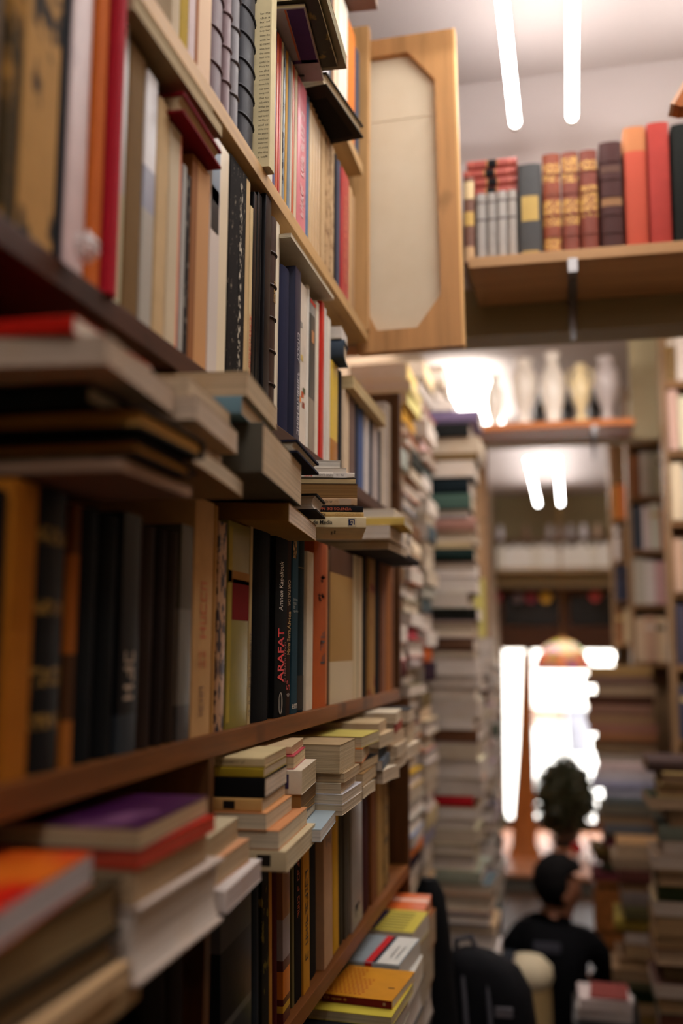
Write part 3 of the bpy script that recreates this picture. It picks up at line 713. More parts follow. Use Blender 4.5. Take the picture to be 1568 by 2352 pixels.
pile(-.300, 1.175, .164, [
    (.0225, .13, .08, 'F+', 0, 0, 6, 'cloth', (40, 36, 34), (226, 218, 208), 'white edged', dict(label='black covered book with bright white page edge before the sharp pile'))], 'x', 'books lying on the third row')
P3 = pile(-.2610, 1.288, .1555, [
    (.0153, .205, .145, 'S-', 0, 0, 0, 'paper', (232, 214, 172), CREAM, 'cream', dict(label='thick cream paperback at the bottom of the sharp pile, with a blue emblem')),
    (.0063, .20, .14, 'S-', -.0035, .001, 0, 'paper', (206, 158, 92), CREAM, 'tan', dict(label='thin tan paperback lettered in black upside down in the sharp pile', extra=('bands', [(0, (206, 150, 84)), (.72, (214, 180, 116))]))),
    (.0085, .205, .14, 'S-', -.0045, .002, .6, 'paper', (32, 30, 32), CREAM, 'black', dict(label='thin black paperback with orange upside-down title in the sharp pile')),
    (.0108, .19, .135, 'S-', -.0125, .001, 0, 'paper', (196, 160, 122), TAN, 'worn', dict(label='worn buff paperback with upside-down black title in the sharp pile', extra=('blot', (150, 116, 84), .52, .62, 60))),
    (.0192, .19, .13, 'F-', -.0125, .003, 0, 'paper', (120, 84, 46), (150, 112, 66), 'brown', dict(label='fat old paperback with brown page edges in the sharp pile')),
    (.0082, .185, .13, 'F-', -.0145, .003, -.5, 'paper', (40, 38, 34), (226, 200, 150), 'cream', dict(label='thin cream-edged paperback with black cover in the sharp pile')),
    (.0073, .185, .13, 'S-', -.0165, .002, .8, 'paper', (236, 226, 212), WHITE, 'white', dict(label='white paperback with red initial and library sticker in the sharp pile')),
    (.0075, .185, .125, 'F-', -.028, .004, 0, 'paper', (226, 216, 200), (232, 222, 208), 'white2', dict(label='thin white paperback second from the top of the sharp pile')),
    (.0110, .175, .12, 'F-', -.037, .006, 0, 'paper', (222, 214, 200), (228, 222, 210), 'white3', dict(label='small white paperback topmost on the sharp pile')),
], 'x', 'books in the sharp pile', yaw=14)
b = P3[0]; t = b.t
title(b, 'de Média', b.h - .0705, b.h - .0450, t * .40, (34, 30, 30), 'up', 0, .012)
def rect_line(B, z0, z1, y0, y1, wd_, col, nm='emblem'):
    for a in ((z0, z1, y0, y0 + wd_), (z0, z1, y1 - wd_, y1), (z0, z0 + wd_, y0, y1), (z1 - wd_, z1, y0, y1)): patch(B, *a, col, nm)
rect_line(b, b.h - .0240, b.h - .0135, -t * .38, t * .38, .00025, (60, 66, 96))
for z0, z1, y0, y1 in ((.0355, .0325, -.28, .28), (.0355, .0285, .16, .28), (.0325, .0250, -.28, -.18), (.0260, .0240, -.28, .22), (.0320, .0280, -.1, -.02), (.0320, .0305, -.1, .12), (.0290, .0275, -.1, .12)):
    patch(b, b.h - (z0 - .0235) * .72 - .0147, b.h - (z1 - .0235) * .72 - .0147, t * y0, t * y1, (44, 54, 92), 'emblem')
for z in (.040, .044, .100, .104, .108):      # worn print on the underside
    n = 7 if z < .09 else 12
    for k in range(n):
        x = -.03 - k * .006 - (.01 if z in (.044, .104) else 0)
        face(b, 1, x, x - .0045, b.h - z - .0022, b.h - z, (66, 60, 54), 'cover_text')
b = P3[1]; title(b, 'FASCISMO', b.h - .080, b.h - .051, b.t * .66, (44, 32, 24), 'down', 0, .02); title(b, 'ED. CARTAGO', b.h - .038, b.h - .004, b.t * .5, (176, 140, 78), 'down')
b = P3[2]; title(b, 'VENTOS DE NARRATIVA', b.h - .084, b.h - .0157, b.t * .42, (226, 104, 62), 'down')
b = P3[3]; title(b, 'A CONSTITUIÇÃO', b.h - .083, b.h - .033, b.t * .42, (50, 40, 34), 'down'); patch(b, b.h - .024, b.h - .008, -b.t * .4, b.t * .36, (186, 160, 134), 'spine_sticker')
b = P3[6]; title(b, 'ME', b.h - .068, b.h - .057, b.t * .62, (206, 62, 44), 'down'); title(b, 'NNE LABIN', b.h - .0525, b.h - .0290, b.t * .38, (96, 90, 86), 'down')
patch(b, b.h - .0285, b.h - .010, -b.t * .48, b.t * .48, (240, 232, 222), 'library_sticker'); title(b, 'N 16', b.h - .0245, b.h - .015, b.t * .4, (80, 76, 74), 'down', name='sticker_text')
pile(-.292, 1.60, .160, [
    (.016, .20, .16, 'F+', 0, .03, -2, 'paper', (60, 48, 40), (206, 186, 160), 'dark backed paperback'),
    (.022, .20, .15, 'F+', .006, 0, 0, 'paper', (226, 214, 200), (228, 214, 198), 'white paperback'),
    (.014, .18, .12, 'S-', .03, .01, 2, 'paper', (206, 176, 92), CREAM, 'yellow spined paperback'),
    (.016, .17, .13, 'F-', .012, .02, 0, 'paper', (222, 206, 186), WHITE, 'pale paperback'),
], 'blurred pile past the sharp pile', 'books lying on the third row')
pile(-.305, 1.79, .160, [
    (.014, .19, .20, 'S+', .012, 0, 0, 'cloth', (40, 30, 26), CREAM, 'rounded black book'),
    (.026, .18, .16, 'F+', .006, .02, 3, 'paper', (216, 200, 180), (222, 206, 186), 'cream edged paperback'),
    (.018, .18, .15, 'S+', .0, .03, 0, 'paper', (222, 208, 188), WHITE, 'ivory paperback', dict(extra=('bands', [(0, (222, 208, 188)), (.6, (38, 44, 60)), (.75, (222, 208, 188))]))),
], 'last pile on the third row', 'books lying on the third row')
# ------------------------------------------------------------------ piles lying on the bottom row
pile(-.283, .448, -.236, [
    (.022, .20, .17, 'F+', -.004, .04, 0, 'paper', (60, 50, 36), (190, 160, 118), 'tan edged book', ),
    (.012, .18, .15, 'F+', .002, .03, 0, 'paper', (214, 176, 130), (206, 176, 136), 'thin pale orange booklet'),
    (.018, .20, .16, 'F+', -.006, .02, 0, 'cloth', (30, 26, 22), (150, 126, 90), 'black covered book with dull pages'),
    (.032, .20, .17, 'S-', -.008, .015, 0, 'cloth', (70, 58, 40), (146, 122, 84), 'thick olive cloth book'),
    (.020, .21, .165, 'F+', .004, 0, 8, 'gloss', (226, 110, 30), (200, 192, 192), 'orange and red art book', dict(key=0) if 0 else dict(extra=('blot', (206, 30, 16), .46, .56, 9))),
], 'front pile on the bottom row', 'books lying on the bottom row')
pile(-.281, .640, -.222, [
    (.050, .19, .165, 'F+', 0, 0, 0, 'paper', (206, 190, 178), (226, 214, 202), 'fat white book with pale boards', dict(hard=True, rnd=0)),
    (.024, .17, .15, 'F+', -.004, .0, 2, 'paper', (150, 120, 84), (196, 168, 132), 'fawn paperback'),
    (.012, .17, .15, 'F+', -.002, -.002, 0, 'gloss', (206, 44, 26), (206, 80, 56), 'red paperback'),
    (.015, .19, .15, 'F+', -.001, -.002, 3, 'gloss', (64, 24, 66), (206, 178, 140), 'purple covered paperback', dict(extra=('blot', (120, 76, 112), .6, .68, 16))),
], 'pile topped by a purple cover', 'books lying on the bottom row')
pile(-.281, .812, -.219, [
    (.019, .19, .125, 'S-', 0, 0, 4, 'paper', (206, 196, 190), (208, 192, 186), 'white paperback with peach spine', dict(extra=('vbands', [(0, (214, 204, 198))]))),
    (.021, .18, .115, 'F+', -.012, -.004, 2, 'paper', (206, 150, 108), (196, 170, 136), 'paperback with peach top'),
    (.020, .17, .11, 'F+', -.016, -.006, 5, 'paper', (196, 180, 146), (190, 166, 130), 'greenish cream paperback'),
], 'low pale pile by the brown upright', 'books lying on the bottom row')
Q3 = pile(-.283, .985, -.2225, [
    (.021, .16, .16, 'S-', .004, .0, 4, 'paper', (206, 188, 150), (216, 200, 166), 'cream paperback with black spine label'),
    (.019, .16, .15, 'F+', -.004, .0, 4, 'paper', (206, 140, 90), (226, 210, 180), 'white edged paperback with orange rim'),
    (.017, .16, .125, 'F+', -.016, -.004, 4, 'paper', (214, 150, 96), (222, 206, 176), 'pale paperback with peach cover'),
    (.013, .165, .12, 'S-', -.022, .0, 5, 'paper', (206, 160, 96), CREAM, 'buff paperback with black squares'),
    (.020, .165, .115, 'S-', -.020, .003, 5, 'paper', (20, 20, 20), (222, 206, 184), 'thick black spined paperback'),
    (.010, .165, .12, 'S-', -.022, .004, 5, 'paper', (166, 142, 36), (206, 186, 156), 'olive yellow spined paperback'),
    (.010, .165, .115, 'S-', -.022, .006, 5, 'paper', (206, 186, 140), (206, 180, 140), 'cream spined paperback'),
], 'spines-out pile beside the brown upright', 'books lying on the bottom row')
patch(Q3[0], Q3[0].h - .03, Q3[0].h - .016, -.006, .005, (40, 34, 28))
for z in (.028, .062): patch(Q3[3], Q3[3].h - z - .012, Q3[3].h - z, -.004, .004, (34, 28, 24))
marks(Q3[6], Q3[6].h - .05, Q3[6].h - .02, .003, (90, 70, 50))
Q4 = pile(-.283, 1.126, -.219, [
    (.014, .15, .135, 'F+', .004, 0, 6, 'gloss', (170, 190, 200), (226, 220, 210), 'thin pale blue paperback'),
    (.010, .15, .12, 'S-', -.022, .006, 6, 'gloss', (96, 100, 100), CREAM, 'thin grey paperback'),
    (.010, .11, .12, 'S-', -.026, .002, 4, 'paper', (196, 156, 96), TAN, 'thin tan paperback with black stamp'),
    (.017, .12, .12, 'S-', -.020, .0, 6, 'paper', (146, 108, 56), (120, 90, 54), 'rough brown paperback'),
    (.028, .12, .115, 'S-', -.018, -.004, 6, 'paper', (222, 208, 184), (206, 186, 150), 'fat white paperback with purple stamp'),
    (.015, .12, .11, 'F+', -.028, -.002, 8, 'gloss', (206, 70, 92), (222, 200, 160), 'pink covered paperback'),
    (.010, .12, .11, 'S-', -.034, .01, 8, 'paper', (206, 180, 140), (206, 170, 130), 'thin striped paperback'),
], 'pile with the purple-stamped spine', 'books lying on the bottom row')
b = Q4[4]
for k in range(5):
    z = b.h - .052 + k * .006
    patch(b, z, z + .0012, -.008, -.008 + .006 + k * .0016, (60, 50, 96), 'spine_stamp')
patch(b, b.h - .052, b.h - .028, -.0085, -.0073, (60, 50, 96), 'spine_stamp'); patch(b, b.h - .019, b.h - .015, -.009, .007, (70, 60, 100), 'spine_stamp')
marks(Q4[2], Q4[2].h - .024, Q4[2].h - .012, .005, (40, 30, 24))
for nm, X, Y, z, lst in (
    ('pile of curled paperbacks', -.285, 1.262, -.211, [(.013, .14, .12, 'F+', CREAM, (206, 188, 160), 'pale pink rimmed paperback'), (.013, .14, .125, 'F+', (200, 196, 200), (216, 200, 176), 'grey-white covered paperback'), (.013, .13, .12, 'F+', CREAM, (206, 186, 156), 'warped cream paperback'), (.012, .13, .11, 'F+', TAN, (206, 182, 146), 'soft cream paperback'), (.036, .11, .10, 'F-', (176, 150, 110), (206, 186, 150), 'thick old paperback with ridged pages')]),
    ('second pile of curled paperbacks', -.290, 1.405, -.211, [(.016, .14, .12, 'F+', CREAM, (216, 196, 164), 'hollow-backed cream paperback'), (.018, .14, .13, 'F+', OCH, (206, 182, 146), 'sagging cream paperback'), (.014, .14, .13, 'F+', (40, 38, 36), (206, 180, 140), 'black covered limp paperback'), (.020, .14, .13, 'F+', (226, 120, 50), (206, 184, 150), 'orange covered limp paperback'), (.016, .13, .12, 'F+', (196, 180, 90), (206, 190, 156), 'yellowish limp paperback')]),
    ('third pile of curled paperbacks', -.288, 1.555, -.211, [(.020, .14, .13, 'F+', CREAM, (206, 186, 160), 'pale open-edged paperback'), (.016, .14, .13, 'S+', (76, 84, 92), (206, 190, 170), 'slate spined hardback'), (.018, .14, .13, 'S+', (30, 30, 32), (206, 190, 170), 'black spined hardback'), (.020, .14, .12, 'F+', (206, 180, 140), (206, 186, 156), 'beige limp paperback'), (.018, .14, .12, 'F+', (190, 166, 126), (206, 180, 146), 'fawn limp paperback')]),
    ('fourth pile of curled paperbacks', -.296, 1.715, -.211, [(.022, .15, .14, 'F+', CREAM, (206, 186, 160), 'bulging cream paperback'), (.020, .15, .14, 'F+', (190, 170, 140), (196, 176, 150), 'drooping cream paperback'), (.020, .14, .13, 'F+', TAN, (206, 180, 150), 'buff page-out paperback'), (.018, .14, .13, 'S+', (150, 60, 40), CREAM, 'brick red spined book'), (.018, .14, .13, 'F+', CREAM, (214, 194, 164), 'last cream paperback')]),
    ('fifth pile of curled paperbacks', -.300, 1.885, -.211, [(.024, .15, .15, 'F+', CREAM, (206, 186, 160), 'squashed cream paperback'), (.020, .15, .14, 'S+', (190, 170, 140), CREAM, 'fawn spined book'), (.024, .14, .14, 'F+', TAN, (196, 170, 140), 'dull buff paperback'), (.024, .14, .14, 'F+', (60, 60, 60), (206, 186, 160), 'grey covered paperback')]),
):
    pile(X, Y, z, [(t, lx, ly, o, rng.uniform(-.008, .006), rng.uniform(-.006, .006), rng.uniform(-2, 8), 'paper', cv, pg, ds, dict(warp=rng.uniform(-.006, .002) if i == 0 else 0)) for i, (t, lx, ly, o, cv, pg, ds) in enumerate(lst)], nm, 'books lying on the bottom row')
# ------------------------------------------------------------------ flat books on the ledge under the bottom shelf
R1 = pile(-.262, 1.44, SE, [
    (.050, .16, .18, 'F+', 0, .01, 0, 'cloth', (60, 56, 52), GREYP, 'thick grey cloth book'),
    (.046, .16, .19, 'F+', .004, .03, 2, 'paper', (190, 176, 150), GREYP, 'pale quarto book'),
    (.050, .16, .18, 'F+', .0, .02, -2, 'cloth', (90, 40, 30), (176, 160, 140), 'reddish cloth book'),
    (.030, .15, .18, 'F+', .004, .02, 1, 'paper', (190, 180, 160), GREYP, 'bent greyish paperback'),
    (.030, .15, .17, 'S-', .0, .03, 0, 'paper', (34, 36, 40), GREYP, 'black book with white spine lettering'),
    (.014, .125, .15, 'F-', .0, .045, -3, 'gloss', (206, 190, 70), (206, 190, 150), 'yellow covered paperback'),
    (.012, .11, .14, 'S-', -.004, .075, -5, 'gloss', (206, 140, 34), CREAM, 'orange covered book with maroon spine'),
], 'near pile on the low ledge', 'books lying on the low ledge')
title(R1[4], 'L.Anissimov V.K', R1[4].h - .115, R1[4].h - .03, .011, (206, 196, 176), 'down', -.004); patch(R1[4], R1[4].h - .026, R1[4].h - .025, -.013, .013, (206, 196, 176))
b = R1[6]; patch(b, .001, b.h - .001, -b.t * .47, b.t * .47, (104, 30, 24), 'maroon_spine'); title(b, 'O que é', b.h - .105, b.h - .07, b.t * .4, (206, 150, 60), 'up'); patch(b, b.h - .014, b.h - .010, -.002, .002, (206, 170, 130), 'spine_label')
for i in range(13):
    for j in range(8 if i < 8 else 5):
        x = -.010 - i * .0095; z = .004 + j * .0072 + (i % 2) * .003
        face(b, -1, x, x - .0055, z, z + .0035, (176, 84, 22), 'cover_pattern')
face(b, -1, -.05, -.054, b.h - .02, b.h - .010, (60, 40, 30))
R2 = pile(-.276, 1.665, SE, [
    (.058, .16, .17, 'F+', 0, 0, 0, 'cloth', (70, 60, 52), GREYP, 'thick drab cloth book'),
    (.058, .16, .17, 'F+', .004, 0, 1, 'paper', (176, 160, 134), GREYP, 'thick buff paperback'),
    (.058, .16, .17, 'F+', .006, .004, -1, 'cloth', (60, 60, 62), GREYP, 'thick slate cloth book'),
    (.034, .15, .165, 'F+', .010, -.004, 0, 'paper', (200, 196, 186), (216, 204, 184), 'white paperback'),
    (.030, .135, .155, 'S-', -.004, -.004, -4, 'gloss', (146, 158, 164), (206, 200, 190), 'grey box book with red stripe'),
], 'middle pile on the low ledge', 'books lying on the low ledge')
b = R2[4]
face(b, -1, -.001, -b.w + .002, b.h - .058, b.h - .046, (196, 30, 34)); patch(b, b.h - .058, b.h - .046, -b.t * .48, b.t * .48, (176, 24, 30))
face(b, -1, -.001, -b.w + .002, b.h - .046, b.h - .040, (34, 34, 40)); face(b, -1, -.001, -b.w + .002, b.h - .038, b.h - .002, (206, 204, 196))
for z in (.012, .022): face(b, -1, -.03, -.1, b.h - z - .002, b.h - z, (110, 108, 104), 'cover_text')
face(b, -1, -.02, -.045, .028, .031, (70, 74, 78), 'cover_text'); face(b, -1, -.02, -.035, .012, .015, (70, 74, 78), 'cover_text')
R3 = pile(-.286, 1.855, SE, [
    (.07, .16, .16, 'F+', 0, 0, 0, 'cloth', (56, 50, 44), GREYP, 'fat drab cloth book'),
    (.07, .16, .16, 'F+', .002, 0, 1, 'paper', (166, 146, 120), (176, 164, 146), 'fat buff paperback'),
    (.06, .16, .16, 'F+', .002, 0, -1, 'paper', (120, 90, 60), (176, 160, 136), 'fat brown paperback'),
    (.036, .135, .15, 'F+', -.002, 0, -3, 'gloss', (206, 190, 80), (206, 196, 180), 'yellow and purple magazine'),
], 'far pile on the low ledge', 'books lying on the low ledge')
b = R3[3]
for z0, z1, c in ((.004, .056, (56, 44, 76)), (.056, .060, (190, 70, 50))):
    pass
face(b, 1, -.018, -.062, .004, b.h - .01, (56, 44, 84)); face(b, 1, -.024, -.05, .03, .042, (206, 170, 80), 'cover_text'); face(b, 1, -.024, -.05, .046, .056, (176, 70, 70), 'cover_text'); face(b, 1, -.002, -.016, .002, b.h - .002, (206, 200, 190))
for k in range(7): face(b, 1, -.07, -.115, .012 + k * .018, .018 + k * .018, (104, 96, 60), 'cover_pattern')
R4 = pile(-.292, 2.03, SE, [
    (.07, .16, .13, 'F+', 0, 0, 0, 'cloth', (56, 46, 40), GREYP, 'bulky dark cloth book'),
    (.07, .16, .13, 'F+', .002, 0, 1, 'paper', (150, 110, 70), (176, 160, 136), 'bulky tan paperback'),
    (.065, .16, .13, 'F+', .002, 0, -1, 'paper', (130, 76, 36), (176, 150, 120), 'bulky rust paperback'),
    (.026, .15, .13, 'S+', .0, 0, 2, 'gloss', (206, 110, 54), CREAM, 'bright orange magazine', dict(extra=('bands', [(0, (206, 96, 40)), (.5, (226, 190, 170)), (.7, (206, 100, 50))]))),
], 'last pile on the low ledge', 'books lying on the low ledge')
# crumpled paper on the second shelf edge
ico = bmesh.new(); bmesh.ops.create_icosphere(ico, subdivisions=4, radius=.0085)
for v in ico.verts:
    n = v.co.normalized(); k = math.sin(n.x * 9 + 2 * n.y) * .14 + math.sin(n.z * 13 + n.x * 5) * .12 + math.sin(n.y * 19 + n.z * 7) * .08
    v.co = n * .0085 * (1 + k); v.co.z *= 1.2
me = bpy.data.meshes.new('crumpled_paper'); ico.to_mesh(me); ico.free()
o = link('crumpled_paper', me, plain('white_paper', (240, 232, 232), .8)); o.location = (-.334, .628, .284 + HZ)
tag(o, 'crumpled white scrap of paper at the foot of the crimson book', 'paper')

# ------------------------------------------------------------------ room shell
XL, XR, Y0, Y1, ZC = -.62, .80, -2.2, 9.25, 1.30
plaster = plain('white_plaster', (176, 165, 161), .85, 0, 5, .05, .1)
khaki = plain('khaki_paint', (132, 116, 80), .7, 0, 6, .08, .15)
dim = plain('dun_plaster', (150, 126, 100), .85, 0, 5, .08, .1)
def sbox(name, mat, *a, bev=0):
    a = list(a); a[4] += HZ; a[5] += HZ
    return struct(box(name, mat, *a, None, bev))
fl = sbox('floor', wood_mat((92, 68, 48), 1), XL - .1, XR + .1, Y0 - .1, Y1, -HZ - .1, -HZ)
sbox('ceiling', plaster, XL - .1, XR + .1, Y0 - .1, Y1 + .1, ZC, ZC + .1)
sbox('wall_left', dim, XL - .1, XL, Y0, Y1 + .1, -HZ, ZC)
sbox('wall_right', dim, XR, XR + .1, Y0, Y1 + .1, -HZ, ZC)
sbox('wall_back', dim, XL - .1, XR + .1, Y0 - .1, Y0, -HZ, ZC)
sbox('trim_1', khaki, XL, XR, 2.17, 2.27, .69, .80)
sbox('trim_5', plaster, XL, XR, 2.175, 2.265, .8001, ZC)
struct(link('trim_2', pydata('trim_2', *[sum(q, []) if False else q for q in (lambda A_, B_: (A_[0] + B_[0], A_[1] + [tuple(i + 8 for i in f) for f in B_[1]]))(boxv(XL, XR, 4.20, 4.30, HZ + .855, HZ + .93), boxv(.27, XR, 4.20, 4.30, HZ + .9301, HZ + ZC))]), plain('khaki_paint_light', (176, 160, 122), .7, 0, 6, .08, .15)))
sbox('trim_3', khaki, XL, XR, 8.60, 8.70, .52, ZC)
# street front: glazed doorway, dark transom above
brown = wood_mat((92, 62, 44), 0); orangew = wood_mat((196, 118, 56), 2)
Yf = 9.10
vs, fs = [], []
def addb(*a):
    v, f = boxv(*a); n = len(vs); vs.extend(v); fs.extend([tuple(i + n for i in q) for q in f])
addb(XL, XR, Yf, Yf + .12, HZ + .52, HZ + ZC); addb(.52, XR, Yf, Yf + .12, 0, HZ + .52)
o = link('wall_front', pydata('wall_front', vs, fs), dim); struct(o)
glass = bpy.data.materials.new('window_glass'); glass.use_nodes = True; nt = glass.node_tree; nt.nodes.clear()
t_ = N(nt, 'ShaderNodeBsdfTransparent'); g_ = N(nt, 'ShaderNodeBsdfGlossy'); g_.inputs['Roughness'].default_value = .03
mx = N(nt, 'ShaderNodeMixShader'); mx.inputs[0].default_value = .06; oo = N(nt, 'ShaderNodeOutputMaterial')
nt.links.new(t_.outputs[0], mx.inputs[1]); nt.links.new(g_.outputs[0], mx.inputs[2]); nt.links.new(mx.outputs[0], oo.inputs[0])
w1 = bpy.data.objects.new('window_1', None); COL.objects.link(w1); w1.location = (0, Yf, HZ - 1.5); struct(w1)
def child_at(o, root):
    o.parent = root; o.matrix_parent_inverse = Matrix.Translation(root.location).inverted(); return o
vs, fs = [], []
for a in ((XL, .52, Yf + .02, Yf + .08, .13 + .002, .21), (XL, XL + .03, Yf + .02, Yf + .08, .21, HZ - .02), (.47, .52, Yf + .02, Yf + .08, .21, HZ - .02), (-.40, -.34, Yf + .02, Yf + .08, .21, HZ - .02)): addb(*a)
child_at(link('frame', pydata('frame', vs, fs), brown), w1)
child_at(box('pane', glass, XL + .03, -.40, Yf + .045, Yf + .051, .21, HZ - .02), w1)
child_at(box('pane', glass, -.34, .47, Yf + .045, Yf + .051, .21, HZ - .02), w1)
w2 = bpy.data.objects.new('window_2', None); COL.objects.link(w2); w2.location = (0, Yf, HZ); struct(w2)
vs, fs = [], []
for a in ((XL, .52, Yf, Yf + .1, HZ - .02, HZ + .19), (XL, .52, Yf, Yf + .1, HZ + .47, HZ + .52), (XL, XL + .04, Yf, Yf + .1, HZ + .19, HZ + .47), (.40, .52, Yf, Yf + .1, HZ + .19, HZ + .47), (-.09, .0, Yf, Yf + .1, HZ + .19, HZ + .47)): addb(*a)
child_at(link('frame', pydata('frame', vs, fs), brown), w2)
darkp = plain('dark_painted_glass', (22, 22, 26), .25)
child_at(box('pane', darkp, XL + .04, -.09, Yf + .05, Yf + .056, HZ + .19, HZ + .47), w2)
child_at(box('pane', darkp, .0, .40, Yf + .05, Yf + .056, HZ + .19, HZ + .47), w2)
# raised entrance step with wooden top and grey riser
st = bpy.data.objects.new('trim_4', None); COL.objects.link(st); st.location = (0, 8.2, 0); struct(st)
child_at(box('tread', wood_mat((206, 140, 100), 0), XL, XR, 7.36, 9.22, .105, .13, None, .003), st)
child_at(box('riser', plain('grey_paint', (112, 112, 104), .6), XL, XR, 7.40, 9.20, .0, .105), st)
# street outside
sbox('street', plain('pavement', (206, 200, 190), .9), -30, 30, 9.36, 60, -HZ - .2, -HZ - .04)
sbox('wall_outside', plain('pale_render', (230, 222, 210), .9), -14, 14, 26, 26.4, -HZ - .1, 3.2)
# ------------------------------------------------------------------ fluorescent tubes
tubem = emit('fluorescent_glow', (255, 247, 238), 30.0)
capm = plain('tube_cap', (206, 204, 200), .4)
def fluoro(x, ya, yb, lab, z=1.128, st=14):
    e = empty('fluorescent_tube', (x, ya, z), lab, 'light', 'bare fluorescent tubes')
    L = yb - ya; r = .012
    o = lathe('glass_tube', emit('fluorescent_glow', (255, 251, 248), st), [(r * .9, 0), (r, .004), (r, L - .004), (r * .9, L)], e, 18); o.rotation_euler = (-math.pi / 2, 0, 0)
    for q in (-.012, L):
        c = lathe('end_cap', capm, [(r * .95, 0), (r * 1.04, .003), (r * 1.04, .012), (r, .0125)], e, 18); c.rotation_euler = (-math.pi / 2, 0, 0); c.location = (0, q, 0)
    for q in (.06, L - .06):
        box('clip', capm, -.0015, .0015, q - .002, q + .002, r * 1.02, ZC - z, e)
    return e
fluoro(-.090, .55, 2.06, 'bare glowing tube nearest the camera, beside the framed panel')
fluoro(.030, .55, 2.06, 'bare glowing tube above the red books on the beam shelf')
fluoro(-.10, -1.3, .2, 'added unseen tube behind the camera over the tall bookcase', st=20); fluoro(.03, -1.3, .2, 'added unseen tube behind the camera over the aisle', st=20)  # pair added behind the camera to brighten spines and camera-facing sides
fluoro(-.22, 2.45, 3.60, 'tube hidden above the first beam on the bookcase side', st=36); fluoro(-.08, 2.45, 3.60, 'tube hidden above the first beam over the aisle', st=36)
fluoro(.30, .75, 2.05, 'added unseen tube over the far side of the aisle, inner one of two', 1.128, 11); fluoro(.40, .75, 2.05, 'added unseen tube over the far side of the aisle, outer one of two', 1.128, 11)  # unseen pair added to brighten the bookcase from across the aisle
fluoro(.52, 2.40, 3.30, 'added unseen tube past the first beam on the far side, inner one of two', 1.10, 36); fluoro(.64, 2.40, 3.30, 'added unseen tube past the first beam on the far side, outer one of two', 1.10, 36)  # unseen pair added so light reaches the third row under the beam
cl_ = empty('ceiling_light', (-.46, 5.05, ZC - .10), 'bright hanging box light behind the vases on the bookcase side', 'light')
box('diffuser', emit('panel_glow', (255, 248, 240), 7), -.14, .13, -.60, .60, 0, .03, cl_, .006)
for q in (-.5, .5): tube('hanger', capm, [(0, q, .0305), (0, q, .0995)], .003, cl_, 6)
fluoro(-.225, 5.95, 7.95, 'distant short glowing tube beyond the vases, on the bookcase side', st=17); fluoro(-.05, 5.95, 7.95, 'distant short glowing tube beyond the vases, over the aisle', st=17)
# ------------------------------------------------------------------ framed panel with cut corners
pn = empty('framed_panel', (-.272, 1.745, .535), 'tall pale wood frame with cut corners around a beige cloth panel', 'panel')
pn.rotation_euler = (0, math.radians(-1.2), 0)
W2, Hh, fw, cc = .096, .615, .036, .045
outer = [(-W2, 0), (W2, 0), (W2, Hh), (-W2, Hh)]
il, ir, ib, it = -W2 + .010, W2 - fw, .040, Hh - .034
inner = [(il, ib + cc * 1.3), (il + cc * .6, ib), (ir - cc, ib), (ir, ib + cc * 1.3), (ir, it - cc * 1.4), (ir - cc * 1.1, it), (il + cc * .3, it), (il, it - cc * .5)]
bm = bmesh.new()
def ringface(y0, y1):
    vo = [[bm.verts.new((x, y, z)) for x, z in outer] for y in (y0, y1)]
    vi = [[bm.verts.new((x, y, z)) for x, z in inner] for y in (y0, y1)]
    for s in (0, 1):
        O, I = vo[s], vi[s]
        for f in ((O[0], O[1], I[2], I[1]), (O[1], I[3], I[2]), (O[1], O[2], I[4], I[3]), (O[2], I[5], I[4]), (O[2], O[3], I[6], I[5]), (O[3], I[7], I[6]), (O[3], O[0], I[0], I[7]), (O[0], I[1], I[0])): bm.faces.new(f)
    for i in range(4): bm.faces.new((vo[0][i], vo[0][(i + 1) % 4], vo[1][(i + 1) % 4], vo[1][i]))
    for i in range(8): bm.faces.new((vi[0][i], vi[0][(i + 1) % 8], vi[1][(i + 1) % 8], vi[1][i]))
ringface(-.012, .012); bmesh.ops.recalc_face_normals(bm, faces=bm.faces)
me = bpy.data.meshes.new('frame'); bm.to_mesh(me); bm.free()
link('frame', me, wood_mat((188, 140, 90), 2, .7), pn)
box('moulding', wood_mat((226, 180, 120), 2, .7), W2 - .0005, W2 + .004, -.013, .013, .0, Hh, pn)
cl = bpy.data.materials.new('beige_cloth'); m, nt, b = newmat('beige_cloth')
ov = objcoord(nt); f = noise(nt, ov, 10, 6); g = noise(nt, objcoord(nt, (300, 300, 300)), 1.5, 3)
nt.links.new(mixc(nt, f, lin((206, 190, 160)), lin((224, 212, 188))), b.inputs['Base Color']); b.inputs['Roughness'].default_value = .9; bump(nt, b, g, .3, .001)
vsC = [(x, .004, z) for x, z in inner] + [(x, .010, z) for x, z in inner]
n8 = 8; fsC = [tuple(range(8)), tuple(range(15, 7, -1))] + [(i, (i + 1) % 8, 8 + (i + 1) % 8, 8 + i) for i in range(8)]
link('cloth_panel', pydata('cloth_panel', vsC, fsC), m, pn)
box('crease', m, il + .004, ir - .004, .0028, .0042, Hh * .74, Hh * .752, pn)
